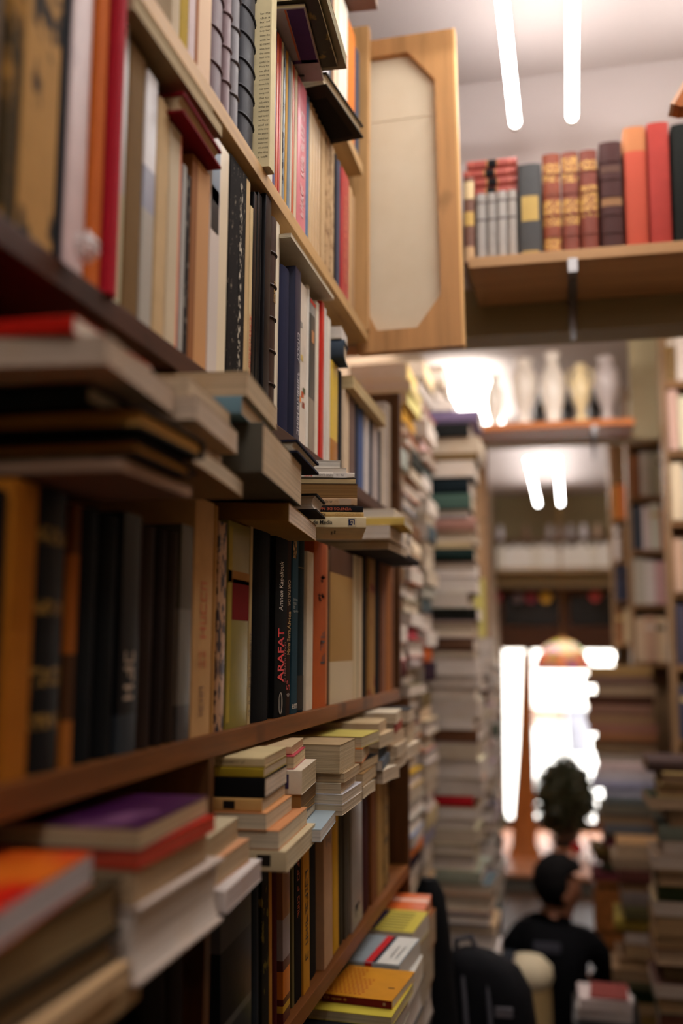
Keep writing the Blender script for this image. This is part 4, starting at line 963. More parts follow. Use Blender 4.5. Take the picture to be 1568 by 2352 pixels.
# ------------------------------------------------------------------ shelf on the first beam with old volumes
metal = plain('grey_steel', (150, 146, 146), .35, .8)
def wallshelf(name, lab, x0, x1, y0, y1, z, th, wm, brk, mats=None):
    e = empty(name, ((x0 + x1) / 2, y1, z), lab, 'shelf')
    box('board', wm, x0 - (x0 + x1) / 2, x1 - (x0 + x1) / 2, y0 - y1, -.0005, 0, th, e, .0015)
    for bx in brk:
        q = bx - (x0 + x1) / 2; d = y1 - y0
        br = box('bracket', metal, q - .009, q + .009, -d * .98, -.001, -.004, -.0004, e)
        vsb, fsb = prism([(-.009, -.0), (.009, -.0), (.006, -.085), (-.006, -.085)], -.004, -.0006)
        o2 = link('bracket_leg', pydata('bracket_leg', vsb, fsb), metal, br); o2.location = (q, 0, -.004)
        vsb, fsb = boxv(-.002, .002, -d * .6, -.004, -.012, -.004); o3 = link('bracket_rib', pydata('bracket_rib', vsb, fsb), metal, br); o3.location = (q, 0, 0)
        vsb, fsb = boxv(-.009, .009, -.0045, 0, -.022, .006); o4 = link('bracket_tip', pydata('bracket_tip', vsb, fsb), metal, br); o4.location = (q, -d * .985, -.002)
    return e
wallshelf('wall_shelf', 'pale wooden plank shelf on a steel bracket across the first khaki beam', -.182, XR - .002, 1.93, 2.168, .757, .022, wood_mat((190, 148, 104), 0, .75), (.022, .6))
def frow(Y, z0, yref, entries, phrase, group, w=.16):
    for en in entries:
        x0, x1, h, kind, col, desc = en[:6]; kw = dict(en[6]) if len(en) > 6 else {}
        xa, xb = (atY(x0, yref, Y).x, atY(x1, yref, Y).x) if x0 > 50 else (x0, x1)
        gilt = kw.pop('lab', []); dy = kw.pop('dy', 0); ww = kw.pop('w', w)
        B = book(std((xa + xb) / 2, Y + dy, z0 + .0003, 0, -math.pi / 2), h, ww, xb - xa - .0008, kind, col, kw.pop('label', f"{desc} {phrase}"), group=group, **kw)
        for q in gilt: patch(B, q[0] * h, q[1] * h, q[2] * B.t / 2, q[3] * B.t / 2, q[4], *( [q[5]] if len(q) > 5 else []))
GOLD = (206, 160, 90)
z1 = .779
frow(1.965, z1, 480, [
    (1063, 1089, .188, 'leather', (120, 84, 70), 'small buff and purple leather volume', dict(lab=[(.75, .95, -.9, .9, (222, 196, 150)), (.44, .6, -.9, .9, (206, 170, 100)), (.03, .2, -.9, .9, (206, 170, 130))])),
    (1092, 1115, .150, 'cloth', (170, 164, 158), 'first of the low grey matching volumes', dict(lab=[(.6, .63, -.95, .95, (100, 96, 94)), (.85, .88, -.95, .95, (110, 104, 100))])),
    (1116, 1139, .150, 'cloth', (164, 158, 152), 'second of the low grey matching volumes', dict(lab=[(.6, .63, -.95, .95, (100, 96, 94)), (.85, .88, -.95, .95, (110, 104, 100))])),
    (1140, 1163, .152, 'cloth', (176, 170, 164), 'third of the low grey matching volumes', dict(lab=[(.6, .63, -.95, .95, (100, 96, 94)), (.85, .88, -.95, .95, (110, 104, 100))])),
    (1164, 1186, .152, 'cloth', (172, 164, 156), 'fourth of the low grey matching volumes', dict(lab=[(.6, .63, -.95, .95, (100, 96, 94)), (.85, .88, -.95, .95, (110, 104, 100))])),
    (1189, 1244, .205, 'cloth', (82, 82, 82), 'dark grey volume with a gold emblem', dict(lab=[(.40, .66, -.72, .72, (196, 166, 100)), (.02, .09, -.7, .7, (186, 156, 96))])),
    (1246, 1288, .222, 'leather', (142, 74, 52), 'first brown and gold leather volume', dict(hubs=4, extra=('gilt', GOLD, [(.04, .18), (.3, .55), (.72, .9)]))),
    (1290, 1330, .222, 'leather', (134, 72, 58), 'second brown and gold leather volume', dict(hubs=4, extra=('gilt', GOLD, [(.3, .55), (.7, .95)]))),
    (1332, 1374, .222, 'leather', (128, 66, 52), 'third brown and gold leather volume', dict(hubs=4, extra=('gilt', GOLD, [(.36, .66), (.8, .9)]))),
    (1378, 1432, .235, 'leather', (78, 52, 50), 'dark chocolate ribbed leather volume', dict(hubs=5, lab=[(.42, .5, -.9, .9, (150, 112, 80)), (.72, .78, -.9, .9, (100, 74, 64))])),
    (1436, 1489, .262, 'cloth', (186, 84, 64), 'tall orange-red cloth volume with tan head', dict(extra=('bands', [(0, (186, 82, 62)), (.8, (186, 124, 80))]))),
    (1491, 1543, .266, 'cloth', (168, 62, 54), 'tall red cloth volume'),
    (1547, 1600, .258, 'cloth', (34, 36, 34), 'tall black cloth volume'),
    (1602, 1650, .25, 'leather', (70, 46, 40), 'brown leather volume past the black one'),
], 'on the first beam shelf', 'old volumes on the beam shelf')
xr_ = atY(1188, 400, 1.965).x
zz = z1 + .1535
for k, tk in enumerate((.021, .020, .020, .021)):
    hh = .108 - (k % 2) * .004
    B = book(lie(xr_ - .002 - (k == 2) * .003, 1.985, zz, 'S-', hh, .13, tk - .0004, 0), hh, .13, tk - .0004, 'leather', (158, 74, 64), f"red leather volume lying on the low grey set, {('lowest', 'second up', 'third up', 'topmost')[k]}", group='red volumes lying on the grey set')
    patch(B, hh * .42, hh * .60, -B.t * .45, B.t * .45, (26, 24, 26)); patch(B, hh * .40, hh * .415, -B.t * .42, B.t * .42, GOLD, 'gold_line'); patch(B, hh * .61, hh * .62, -B.t * .42, B.t * .42, GOLD, 'gold_line')
    for q in (.1, .85): patch(B, hh * q, hh * (q + .02), -B.t * .42, B.t * .42, (206, 120, 100), 'gold_line')
    zz += tk
# corbel on the right-hand wall
cb = empty('wooden_corbel', (XR, 1.66, .90), 'orange wooden corbel jutting from the wall above the red volumes', 'corbel')
vsb, fsb = prism([(.19 - XR, 0), (.20 - XR, -.004), (-.001, -.004), (-.001, .16), (.285 - XR, .16)], -.02, .02)
o = link('block', pydata('block', vsb, fsb), wood_mat((186, 104, 48), 0), cb)
vsb, fsb = prism([(.184 - XR, .002), (.190 - XR, 0), (.285 - XR, .16), (.279 - XR, .16)], -.021, .021)
link('edge_highlight', pydata('edge_highlight', vsb, fsb), plain('painted_highlight', (214, 170, 140), .5), cb)  # pale strip colours in the highlight along the slanted edge
# ------------------------------------------------------------------ second beam shelf with white vases
wallshelf('wall_shelf', 'orange wooden plank shelf with white vases on the second beam', -.36, .262, 3.94, 4.198, .862, .026, wood_mat((190, 112, 52), 0, .7), (.112,))
porc = plain('white_porcelain', (232, 226, 214), .25); cream_p = plain('ivory_porcelain', (224, 206, 160), .3); grey_p = plain('grey_stoneware', (170, 160, 156), .4); blk = plain('black_glaze', (30, 28, 28), .3)
def vase(px, mat, lab, s=1, prof=0, Y=4.02):
    x = atY(px, 930, Y).x
    e = empty('vase', (x, Y, .8885), lab, 'vase', 'vases on the second beam shelf')
    P = [[(.022, 0), (.030, .006), (.024, .02), (.036, .06), (.046, .11), (.042, .15), (.026, .185), (.020, .205), (.030, .225), (.026, .226), (.016, .20)],
         [(.026, 0), (.028, .01), (.018, .03), (.022, .05), (.040, .09), (.050, .13), (.046, .165), (.030, .19), (.028, .20), (.036, .215), (.033, .216), (.022, .195)],
         [(.030, 0), (.033, .005), (.028, .018), (.014, .03), (.016, .05), (.034, .085), (.040, .12), (.032, .16), (.018, .18), (.024, .2), (.02, .201), (.012, .18)]][prof]
    lathe('body', mat, [(r * s, z * s * 1.22) for r, z in P], e)
    if prof == 2:
        for sg in (-1, 1): tube('handle', mat, [(sg * .036 * s, 0, .146 * s), (sg * .049 * s, 0, .183 * s), (sg * .044 * s, 0, .22 * s), (sg * .018 * s, 0, .226 * s)], .005 * s, e)
    else: lathe('foot', mat, [(.030 * s, -.0003), (.032 * s, .003), (.03 * s, .007), (.026 * s, .008)], e)
vase(1136, porc, 'small white vase nearest the book tower on the second beam shelf', .8, 0)
vase(1204, porc, 'bulky white vase second from the book tower', 1.05, 1)
vase(1270, porc, 'tall white vase in the middle of the second beam shelf', 1.08, 0)
vase(1334, cream_p, 'ivory two-handled vase above the second shelf bracket', 1.0, 2)
vase(1394, grey_p, 'grey vase at the open end of the second beam shelf', 1.02, 1)
for px in (1238, 1303, 1365):
    x = atY(px, 930, 4.12).x
    o = lathe('bottle', blk, [(.024, 0), (.026, .004), (.026, .09), (.012, .12), (.010, .15), (.012, .152)]); o.location = (x, 4.12, .8885 + HZ)
    tag(o, {1238: 'black bottle between the bulky and tall white vases', 1303: 'black bottle between the tall white and ivory vases', 1365: 'black bottle between the ivory and grey vases'}[px], 'bottle', 'black bottles behind the vases')
# ------------------------------------------------------------------ third beam: shelf of white volumes and jars
wallshelf('wall_shelf', 'far plank shelf of white volumes on the third beam', -.60, .40, 8.40, 8.598, .636, .02, wood_mat((176, 150, 112), 0), ())
wallshelf('wall_shelf', 'far upper plank shelf of glass jars under the ceiling', -.60, .40, 8.40, 8.598, .884, .016, wood_mat((120, 90, 64), 0), ())
x = -.59
k = 0
while x < .36:
    t = rng.uniform(.028, .05); h = rng.uniform(.17, .215)
    if -.12 < x < -.06: h *= .8
    frow(8.43, .656, 0, [(x, x + t, h, 'paper', rng.choice([(242, 238, 228), (234, 228, 212), (244, 240, 232)]), f"white volume, {ordn(k)} along from the book tower side,", dict(w=.14))], 'on the far beam shelf', 'white volumes on the third beam'); x += t; k += 1
for i, (px, c, r) in enumerate(((1148, (226, 220, 224), .026), (1208, (150, 120, 100), .02), (1262, (206, 196, 196), .024), (1285, (196, 186, 190), .022), (1309, (210, 204, 208), .024), (1340, (240, 236, 240), .032), (1372, (206, 176, 150), .026))):
    x = atY(px, 1205, 8.47).x
    e = empty('jar', (x, 8.47, .9005), f"{('pearly', 'brown', 'pale', 'greyish', 'milky', 'brightest white', 'tan')[i]} lidded jar on the far upper shelf under the ceiling", 'jar', 'jars on the far upper shelf')
    lathe('body', plain('jar_glaze', c, .15), [(r * .8, 0), (r, .008), (r, .07), (r * .7, .09), (r * .68, .1)], e); lathe('lid', plain('jar_lid', c, .3), [(r * .72, .1003), (r * .78, .108), (r * .6, .12), (.006, .124)], e)
# round paper lanterns in front of the dark transom
for px, py, c, nm in ((1253, 1372, (226, 176, 40), 'yellow'), (1218, 1372, (150, 40, 60), 'magenta'), (1366, 1368, (196, 70, 64), 'coral'), (1188, 1372, (110, 96, 100), 'greyish'), (1138, 1370, (176, 60, 76), 'pink')):
    p = atY(px, py, 8.85)
    e = empty('paper_lantern', p, f"small round {nm} paper lantern against the dark transom", 'lantern', 'paper lanterns by the transom')
    lathe('shade', plain('lantern_paper', c, .7), [(.012, -.045), (.03, -.038), (.047, -.012), (.047, .012), (.03, .038), (.012, .045)], e, 20)
    tube('string', blk, [(0, 0, .045), (0, 0, ZC - p.z - .002)], .0015, e, 6)
# ------------------------------------------------------------------ wooden post, stained-glass lamp, plant, trinkets on the step
po = empty('wooden_post', (-.375, 8.0, .13 - HZ), 'orange wooden post flaring to its foot before the bright doorway', 'post')
loft('shaft', orangew, [(.0, -.005, 0, .125, .10), (.03, -.005, 0, .115, .09), (.07, -.005, 0, .098, .07), (.35, .0, 0, .082, .05), (.8, .02, 0, .06, .045), (1.2, .03, 0, .046, .04), (1.50, .04, 0, .04, .04)], po, 20, 4)
lathe('finial', orangew, [(.04, 1.5005), (.045, 1.51), (.03, 1.525), (.015, 1.53)], po).location = (.04, 0, 0)
lm = empty('hanging_lamp', (-.064, 8.06, .065), 'domed stained glass lamp hanging in front of the bright doorway', 'lamp')
m, nt, b = newmat('stained_glass')
sep = N(nt, 'ShaderNodeSeparateXYZ'); nt.links.new(objcoord(nt, gen=True), sep.inputs[0])
c1 = ramp(nt, sep.outputs[2], [(0, lin((150, 60, 130))), (.16, lin((226, 150, 130))), (.3, lin((206, 150, 110))), (.55, lin((226, 214, 196))), (.86, lin((190, 140, 80)))], True)
v = N(nt, 'ShaderNodeTexVoronoi'); v.inputs['Scale'].default_value = 22; nt.links.new(objcoord(nt), v.inputs['Vector'])
c2 = mixc(nt, .35, c1, v.outputs['Color'])
tl = N(nt, 'ShaderNodeBsdfTranslucent'); df = N(nt, 'ShaderNodeBsdfDiffuse'); nt.links.new(c2, tl.inputs[0]); nt.links.new(c2, df.inputs[0])
mx = N(nt, 'ShaderNodeMixShader'); mx.inputs[0].default_value = .6; nt.links.new(df.outputs[0], mx.inputs[1]); nt.links.new(tl.outputs[0], mx.inputs[2])
nt.links.new(mx.outputs[0], nt.nodes['Material Output'].inputs[0])
def shell(name, mat, prof, parent, seg=32):
    vs = []; fs = []
    for r, z in prof:
        for k in range(seg): a = 2 * math.pi * k / seg; vs.append((r * math.cos(a), r * math.sin(a), z))
    for i in range(len(prof) - 1):
        for k in range(seg): a = i * seg + k; c = i * seg + (k + 1) % seg; fs.append((a, c, c + seg, a + seg))
    return link(name, pydata(name, vs, fs, 60), mat, parent)
shell('lamp_shade', m, [(.196, -.21), (.198, -.20), (.19, -.165), (.165, -.11), (.125, -.055), (.07, -.015), (.03, 0), (.028, -.003), (.068, -.019), (.122, -.059), (.161, -.113), (.186, -.167), (.193, -.20)], lm)
lathe('bulb', emit('bulb_glow', (255, 240, 222), 40), [(.012, -.06), (.03, -.085), (.036, -.11), (.026, -.14), (.008, -.15)], lm, 16)
lathe('cap', plain('brass', (150, 110, 60), .35, .9), [(.034, 0), (.03, .012), (.012, .03), (.006, .04)], lm, 16)
tube('chain', plain('brass', (150, 110, 60), .35, .9), [(0, 0, .04), (0, 0, (ZC - .065 - .002) / 1.13)], .004, lm, 8); lm.scale = (1.13, 1.13, 1.13)
# plant
pt = empty('potted_plant', (-.075, 8.38, .13 - HZ), 'bushy dark green plant in a pot in front of the doorway glass', 'plant')
lathe('pot', plain('dark_pot', (46, 40, 38), .6), [(.08, 0), (.10, .02), (.12, .13), (.125, .15), (.11, .151), (.10, .13)], pt)
lathe('soil', plain('soil', (40, 30, 24), .95), [(.10, .128), (.09, .135), (.02, .14)], pt)
for k in range(5): a = k * 1.3; tube('stem', plain('stem_green', (70, 74, 40), .7), [(0, 0, .13), (.05 * math.cos(a), .05 * math.sin(a), .3), (.12 * math.cos(a), .10 * math.sin(a), .5)], .006, pt, 6)
vs, fs = [], []
for i in range(4200):
    a = rng.uniform(0, 6.283); u = rng.uniform(-1, 1); r = .22 * rng.uniform(.25, 1) ** .5
    c = Vector((r * math.sqrt(1 - u * u) * math.cos(a), r * .9 * math.sqrt(1 - u * u) * math.sin(a), .38 + u * .30 * (r / .22)))
    d = Vector((rng.gauss(0, 1), rng.gauss(0, 1), rng.gauss(.2, .8))).normalized(); s = d.orthogonal().normalized(); L = rng.uniform(.05, .085)
    nb_ = len(vs); vs += [tuple(c), tuple(c + d * L * .5 + s * L * .22), tuple(c + d * L), tuple(c + d * L * .5 - s * L * .22)]; fs += [(nb_, nb_ + 1, nb_ + 2), (nb_, nb_ + 2, nb_ + 3)]
lf = bpy.data.meshes.new('foliage'); lf.from_pydata(vs, [], fs); link('foliage', lf, plain('leaf_green', (58, 62, 36), .5, 0, 30, .5), pt)
for px, py, c, nm, r in ((1306, 1974, (240, 226, 226), 'pearl', .03), (1264, 1962, (206, 190, 186), 'silver', .028), (1268, 1925, (196, 186, 176), 'grey', .024), (1325, 1948, (186, 30, 36), 'red', .045), (1354, 1930, (206, 180, 176), 'pink', .026)):
    p = atY(px, py, 7.62 if py > 1965 else 7.75 if py > 1955 else 7.9); zt = p.z + 1.57
    e = empty('ornament', (p.x, p.y, -1.5697), f"shiny {nm} ball ornament on a stand on the entrance step", 'ornament', 'ornaments on the entrance step')
    lathe('ball', plain('glazed_ball', c, .08), [(r * math.sin(q * math.pi / 12) + .0005, zt - r * math.cos(q * math.pi / 12)) for q in range(13)], e, 18)
    lathe('stand', blk, [(.035, 0), (.036, .006), (.008, .012), (.007, max(.014, zt - r * .97))], e, 14)
# street furniture outside
gz = -HZ - .04
sb = empty('street_bench', (-.42, 17.5, gz), 'orange wooden street bench outside seen through the doorway glass', 'bench')
bw = wood_mat((112, 66, 34), 0)
for z in (.47, .56, .65): box('back_slat', bw, -.34, .30, .14, .165, z, z + .075, sb, .004)
for yv in (-.26, -.13, 0): box('seat_slat', bw, -.34, .30, yv, yv + .12, .41, .44, sb, .004)
for xv in (-.30, .24): box('leg', plain('cast_iron', (60, 60, 62), .5), xv, xv + .05, -.24, -.18, .0, .4095, sb); box('leg', plain('cast_iron', (60, 60, 62), .5), xv, xv + .05, .166, .20, .0, .72, sb)
lb = empty('litter_bin', (.09, 17.5, gz), 'grey street litter bin outside beside the orange bench', 'bin')
lathe('drum', plain('grey_bin', (96, 94, 100), .6), [(.15, 0), (.17, .02), (.20, .62), (.20, .66)], lb); lathe('rim', plain('grey_rim', (70, 70, 74), .5), [(.205, .6605), (.212, .68), (.20, .72), (.1, .74)], lb)
# short lamp above the right-hand floor stacks
e = empty('strip_light', (.165, 5.92, -.045), 'short bright strip light at the end of the far books', 'light')
o = lathe('glow_tube', emit('strip_glow', (255, 240, 222), 9), [(.018, 0), (.02, .004), (.02, .146), (.018, .15)], e, 14); o.rotation_euler = (0, math.pi / 2, 0); o.location = (-.075, 0, 0)
for q in (-.09, .075): c = lathe('end_cap', capm, [(.021, 0), (.022, .015)], e, 14); c.rotation_euler = (0, math.pi / 2, 0); c.location = (q, 0, 0)
box('batten', capm, -.09, .095, .023, .036, -.012, .012, e); box('arm', capm, .083, .095, .0365, .128, -.006, .006, e)

# ------------------------------------------------------------------ stacks of lying books in the background
PAL = [('grey', (150, 144, 138)), ('pale grey', (190, 182, 176)), ('buff', (196, 174, 140)), ('brown', (96, 66, 44)), ('black', (34, 32, 32)), ('tan', (170, 136, 96)), ('cream', (214, 198, 168)), ('slate', (76, 82, 92)), ('maroon', (92, 36, 36)), ('olive', (104, 96, 60)), ('white', (222, 214, 202))]
PAL2 = PAL + [('orange', (206, 112, 54)), ('blue', (92, 122, 160)), ('rose', (186, 84, 90)), ('mustard', (200, 160, 60))]
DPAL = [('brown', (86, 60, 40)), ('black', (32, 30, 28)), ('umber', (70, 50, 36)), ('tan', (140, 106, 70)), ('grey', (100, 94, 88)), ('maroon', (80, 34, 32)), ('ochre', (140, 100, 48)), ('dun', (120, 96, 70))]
def stack(X, Y, zlo, zhi, lx, ly, phrase, group, tm=(.028, .05), pal=PAL, ors=('F-', 'F-', 'F-', 'F-', 'F-', 'S-'), jit=.012, shift=None, pages=((216, 204, 190), (206, 194, 182), (196, 180, 158), (222, 212, 202)), spec=None, yaw=2):
    bs = []; z = zlo
    while z < zhi:
        t = rng.uniform(*tm); bs.append([z, t]); z += t
    n = len(bs)
    for i, (z, t) in enumerate(bs):
        nm, col = rng.choice(pal); o = rng.choice(ors); zm = z + t / 2
        if spec:
            for (sa, sb_, snm, sc, so) in spec:
                if sa <= zm < sb_: nm, col, o = snm, sc, so
        a, b_ = lx * rng.uniform(.84, 1.07), ly * rng.uniform(.85, 1.0)
        h, w = (b_, a) if o[1] == '+' else (a, b_)
        dx = rng.uniform(-jit, jit) + (shift(zm) if shift else 0)
        pos = 'topmost' if i == n - 1 else f"{ordn(n - 1 - i)} from the top"
        book(lie(X + dx, Y + rng.uniform(-.004, .008), z, o, h, w, t - .0006, rng.uniform(-yaw, yaw)), h, w, t - .0006, 'cloth' if rng.random() < .4 else 'paper', tuple(max(0, min(255, int(c + rng.uniform(-12, 12)))) for c in col), f"{nm} book, {pos} of the {phrase}", pages=rng.choice(pages), group=group, name='stacked_book')
# low bench that carries the left-hand stacks
bn = empty('bench', (-.45, 3.1, -HZ), 'low dark wooden bench under the book tower behind the black bag', 'bench')
box('seat', wdk, -.155, .05, -.88, -.13, .66, .698, bn, .003); box('seat', wdk, -.155, .26, -.125, .20, .66, .698, bn, .003); box('seat', wdk, -.155, .16, .205, 1.20, .66, .698, bn, .003)
for lx_, ly_ in ((-.13, -.86), (.02, -.86), (-.13, 1.17), (.13, 1.17), (.23, -.10)):
    box('leg', wdk, lx_ - .02, lx_ + .02, ly_ - .02, ly_ + .02, .001, .6595, bn)
ZB = -1.0015
SP = [(.62, .655, 'navy', (44, 54, 80), 'S-'), (.655, .70, 'black', (34, 32, 40), 'S-'), (.70, .735, 'violet', (96, 84, 112), 'S-'), (.36, .385, 'dusky pink', (170, 120, 118), 'S-'), (-.47, -.45, 'red', (176, 22, 24), 'S-'), (.08, .12, 'black', (30, 28, 28), 'S-')]
def shf(z):
    if z > .78: return -.085
    if z > .73: return -.045
    if z > .58: return .012
    if z < -.55: return (-.55 - z) * .22
    return .0 if z > 0 else .012
stack(-.285, 3.02, ZB, .86, .165, .21, 'tall book tower', 'books in the tall tower', (.020, .056), jit=.017, shift=shf, spec=SP)
stack(-.402, 2.245, ZB, .56, .17, .23, 'stack just past the bookcase end', 'books stacked along the left wall', (.028, .05), PAL2, ors=('F+', 'F+', 'S+'), jit=.013)
stack(-.400, 2.50, ZB, .70, .18, .23, 'stack midway between bookcase and tower', 'books stacked along the left wall', (.028, .05), PAL2, ors=('F+', 'F+', 'S+'), jit=.013, spec=[(.62, .74, 'pale yellow', (206, 190, 116), 'S+')])
stack(-.395, 2.76, ZB, .78, .18, .22, 'stack touching the tower', 'books stacked along the left wall', (.030, .052), PAL2, ors=('F+', 'F+', 'S+'), jit=.013)
stack(-.285, 3.62, ZB, .02, .18, .22, 'low stack behind the tall tower', 'books stacked behind the tower', (.032, .055))
stack(-.285, 4.02, ZB, -.12, .18, .22, 'shorter stack far behind the tower', 'books stacked behind the tower', (.034, .055))
# pale door-side board behind the tower
bd = empty('partition_board', (-.41, 4.42, -HZ), 'tall light brown partition board behind the book tower', 'board')
box('panel', wood_mat((186, 150, 112), 2, .8), -.205, .055, -.012, .012, .002, HZ + .90, bd); box('edge_strip', wood_mat((150, 110, 76), 2), .0555, .066, -.016, .016, .002, HZ + .90, bd)
box('yellow_notice', plain('yellow_paper', (206, 196, 110), .8), -.02, .05, -.0135, -.0125, HZ + .02, HZ + .30, bd)
# right-hand side: shelving that steps in towards the doorway, books facing the camera
def rcol(Y, x0, x1, zs, phrase, lab, hmax, pal, tr):
    e = empty('bookcase', ((x0 + x1) / 2, Y + .1, -HZ), lab, 'bookcase')
    q = (x0 + x1) / 2
    for z in zs: box('shelf', wood_mat((150, 112, 74), 0), x0 - q, x1 - q, -.08, .098, HZ + z - .02, HZ + z, e, .001)
    top = HZ + zs[-1] + .27
    for xx in (x0 - .016, x1): box('upright', wood_mat((150, 118, 84), 2), xx - q, xx + .016 - q, -.05, .10, .002, top, e, .001)
    box('back_panel', wood_mat((150, 120, 86), 2), x0 - q, x1 - q, .0985, .103, .002, top, e)
    row_n = ('lowest', 'second', 'third', 'fourth', 'fifth', 'sixth')
    for r, z in enumerate(zs):
        x = x0 + .002; k = 0
        while x < x1 - tr[0]:
            t = min(rng.uniform(*tr), x1 - .002 - x); nm, col = rng.choice(pal); h = rng.uniform(.19, hmax)
            if t < .012: break
            frow(Y + .01 + rng.uniform(-.01, .012), z, 0, [(x, x + t, h, rng.choice(('paper', 'cloth', 'gloss')), tuple(int(c + rng.uniform(-8, 8)) for c in col), f"{nm} spine, {ordn(k)} from the aisle, {row_n[r]} shelf", dict(w=.14, lab=[(.7, .8, -.8, .8, rng.choice(((206, 180, 120), (60, 50, 46), (220, 210, 196))))] if rng.random() < .4 else []))], phrase, f"books {phrase}")
            x += t; k += 1
RP = [('white', (232, 224, 214)), ('pale grey', (196, 190, 186)), ('cream', (222, 204, 172)), ('orange', (206, 120, 60)), ('red', (160, 40, 40)), ('slate', (70, 76, 90)), ('buff', (200, 176, 140)), ('ivory', (226, 214, 190)), ('brown', (130, 92, 60)), ('silver', (206, 204, 204)), ('pinkish', (206, 176, 166))]
rcol(3.9, .385, .62, (-.33, -.06, .21, .48, .75, 1.02), 'of the nearest stepped bookcase', 'nearest stepped bookcase on the far side of the aisle', .235, RP, (.03, .05))
rcol(4.75, .292, .46, (-.06, .20, .45, .70, .96), 'of the middle stepped bookcase', 'middle stepped bookcase on the far side of the aisle', .212, RP, (.03, .05))
rcol(6.0, .262, .40, (.03, .27, .51, .75, .99), 'of the farthest stepped bookcase', 'farthest stepped bookcase on the far side of the aisle', .205, RP, (.03, .048))
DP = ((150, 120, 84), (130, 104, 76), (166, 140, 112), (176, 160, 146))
def crate(x0, x1, y0, y1, ztop, lab):
    e = empty('wooden_crate', ((x0 + x1) / 2, (y0 + y1) / 2, -HZ), lab, 'crate')
    w, d, H = (x1 - x0) / 2, (y1 - y0) / 2, HZ + ztop
    for sx in (-1, 1):
        for sy in (-1, 1): box('corner_post', wdk, sx * w - .012 - sx * .012, sx * w + .012 - sx * .012, sy * d - .012 - sy * .012, sy * d + .012 - sy * .012, .001, H - .0165, e)
    box('lid', wd, -w, w, -d, d, H - .016, H - .0005, e)
    n = 4
    for k in range(n):
        z = .02 + k * (H - .04) / n; zt = z + (H - .04) / n - .012
        for sy in (-1, 1): box('slat', wd, -w + .002, w - .002, sy * d - (.006 if sy < 0 else -.0), sy * d + (.0 if sy < 0 else .006), z, zt, e)
        for sx in (-1, 1): box('slat', wd, sx * w - (.006 if sx < 0 else 0), sx * w + (0 if sx < 0 else .006), -d + .002, d - .002, z, zt, e)
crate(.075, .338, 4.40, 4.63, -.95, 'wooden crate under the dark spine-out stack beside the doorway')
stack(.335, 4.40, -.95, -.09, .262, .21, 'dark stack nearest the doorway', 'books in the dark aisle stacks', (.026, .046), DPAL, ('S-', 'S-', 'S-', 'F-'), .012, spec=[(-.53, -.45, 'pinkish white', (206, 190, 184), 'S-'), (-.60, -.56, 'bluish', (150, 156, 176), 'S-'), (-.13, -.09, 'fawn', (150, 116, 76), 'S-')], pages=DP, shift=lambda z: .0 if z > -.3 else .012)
crate(.11, .29, 3.45, 3.67, -1.32, 'low wooden crate under the middle aisle stack')
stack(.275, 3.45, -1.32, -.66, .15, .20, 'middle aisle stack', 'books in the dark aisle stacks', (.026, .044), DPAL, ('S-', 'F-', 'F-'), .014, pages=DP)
crate(.21, .46, 2.98, 3.22, -1.16, 'wooden crate under the aisle stack closest to the camera')
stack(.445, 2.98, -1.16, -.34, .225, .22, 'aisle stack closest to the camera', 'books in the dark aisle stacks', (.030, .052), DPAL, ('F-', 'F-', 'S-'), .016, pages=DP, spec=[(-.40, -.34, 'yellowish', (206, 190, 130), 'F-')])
# leaning books at the foot of the middle stack
for k, (nm, col) in enumerate((('white', (220, 210, 200)), ('orange', (206, 110, 60)), ('yellow', (190, 150, 60)), ('beige', (196, 176, 150)), ('lavender', (170, 160, 190)))):
    h = .21; Xc = .098 + k * .032
    book(Matrix.Translation((Xc + .02, 3.20 + k * .004, -1.19 + HZ)) @ Matrix.Rotation(math.radians(-14), 4, 'Y') @ Matrix.Rotation(-math.pi / 2, 4, 'Z'), h, .14, .024, 'paper', col, f"{nm} book tilted on the dark box beside the white one", group='tilted books on the dark box') if 0 else None
# ------------------------------------------------------------------ black bags at the end of the bookcase
fab = plain('black_nylon', (13, 14, 17), .7, 0, 60, .3, .4); fab2 = plain('black_canvas', (15, 15, 19), .75, 0, 60, .3, .4)
webb = plain('webbing', (58, 58, 66), .6); steel = plain('zip_steel', (120, 120, 132), .4, .6)
gb = empty('gig_bag', (-.315, 2.31, -HZ), 'tall black fabric bag with a narrow rounded top standing by the bookcase', 'bag')
loft('body', fab, [(.001, .01, .0, .05, .05), (.03, .01, .0, .06, .058), (.3, .008, .0, .068, .062), (.6, .006, .0, .068, .062), (.8, .004, .0, .060, .058), (.95, .0, 0, .050, .05), (1.08, -.004, 0, .042, .044), (1.15, -.006, 0, .034, .036), (1.185, -.008, 0, .018, .02)], gb, 28, 2.4)
tube('handle', webb, [(.0, -.042, 1.02), (.0, -.072, .98), (.0, -.075, .92), (.0, -.052, .87)], .006, gb, 8)
box('zip', steel, .004, .012, -.064, -.057, .70, .80, gb); box('pocket', fab2, -.04, .05, -.07, -.05, .22, .56, gb, .004)
bk = empty('backpack', (-.198, 2.50, -1.25), 'black backpack with hanging webbing straps leaning beside the tall bag', 'backpack')
loft('body', fab2, [(0, 0, 0, .09, .07), (.03, 0, 0, .10, .085), (.2, .0, 0, .104, .09), (.38, .0, 0, .10, .08), (.45, -.004, 0, .094, .07), (.50, -.022, .0, .084, .055), (.53, -.045, 0, .05, .04), (.54, -.05, 0, .02, .02)], bk, 30, 3)
loft('front_pocket', fab, [(.04, .0, -.085, .07, .02), (.1, .0, -.09, .078, .03), (.22, .0, -.09, .074, .03), (.28, 0, -.086, .06, .02)], bk, 24, 3)
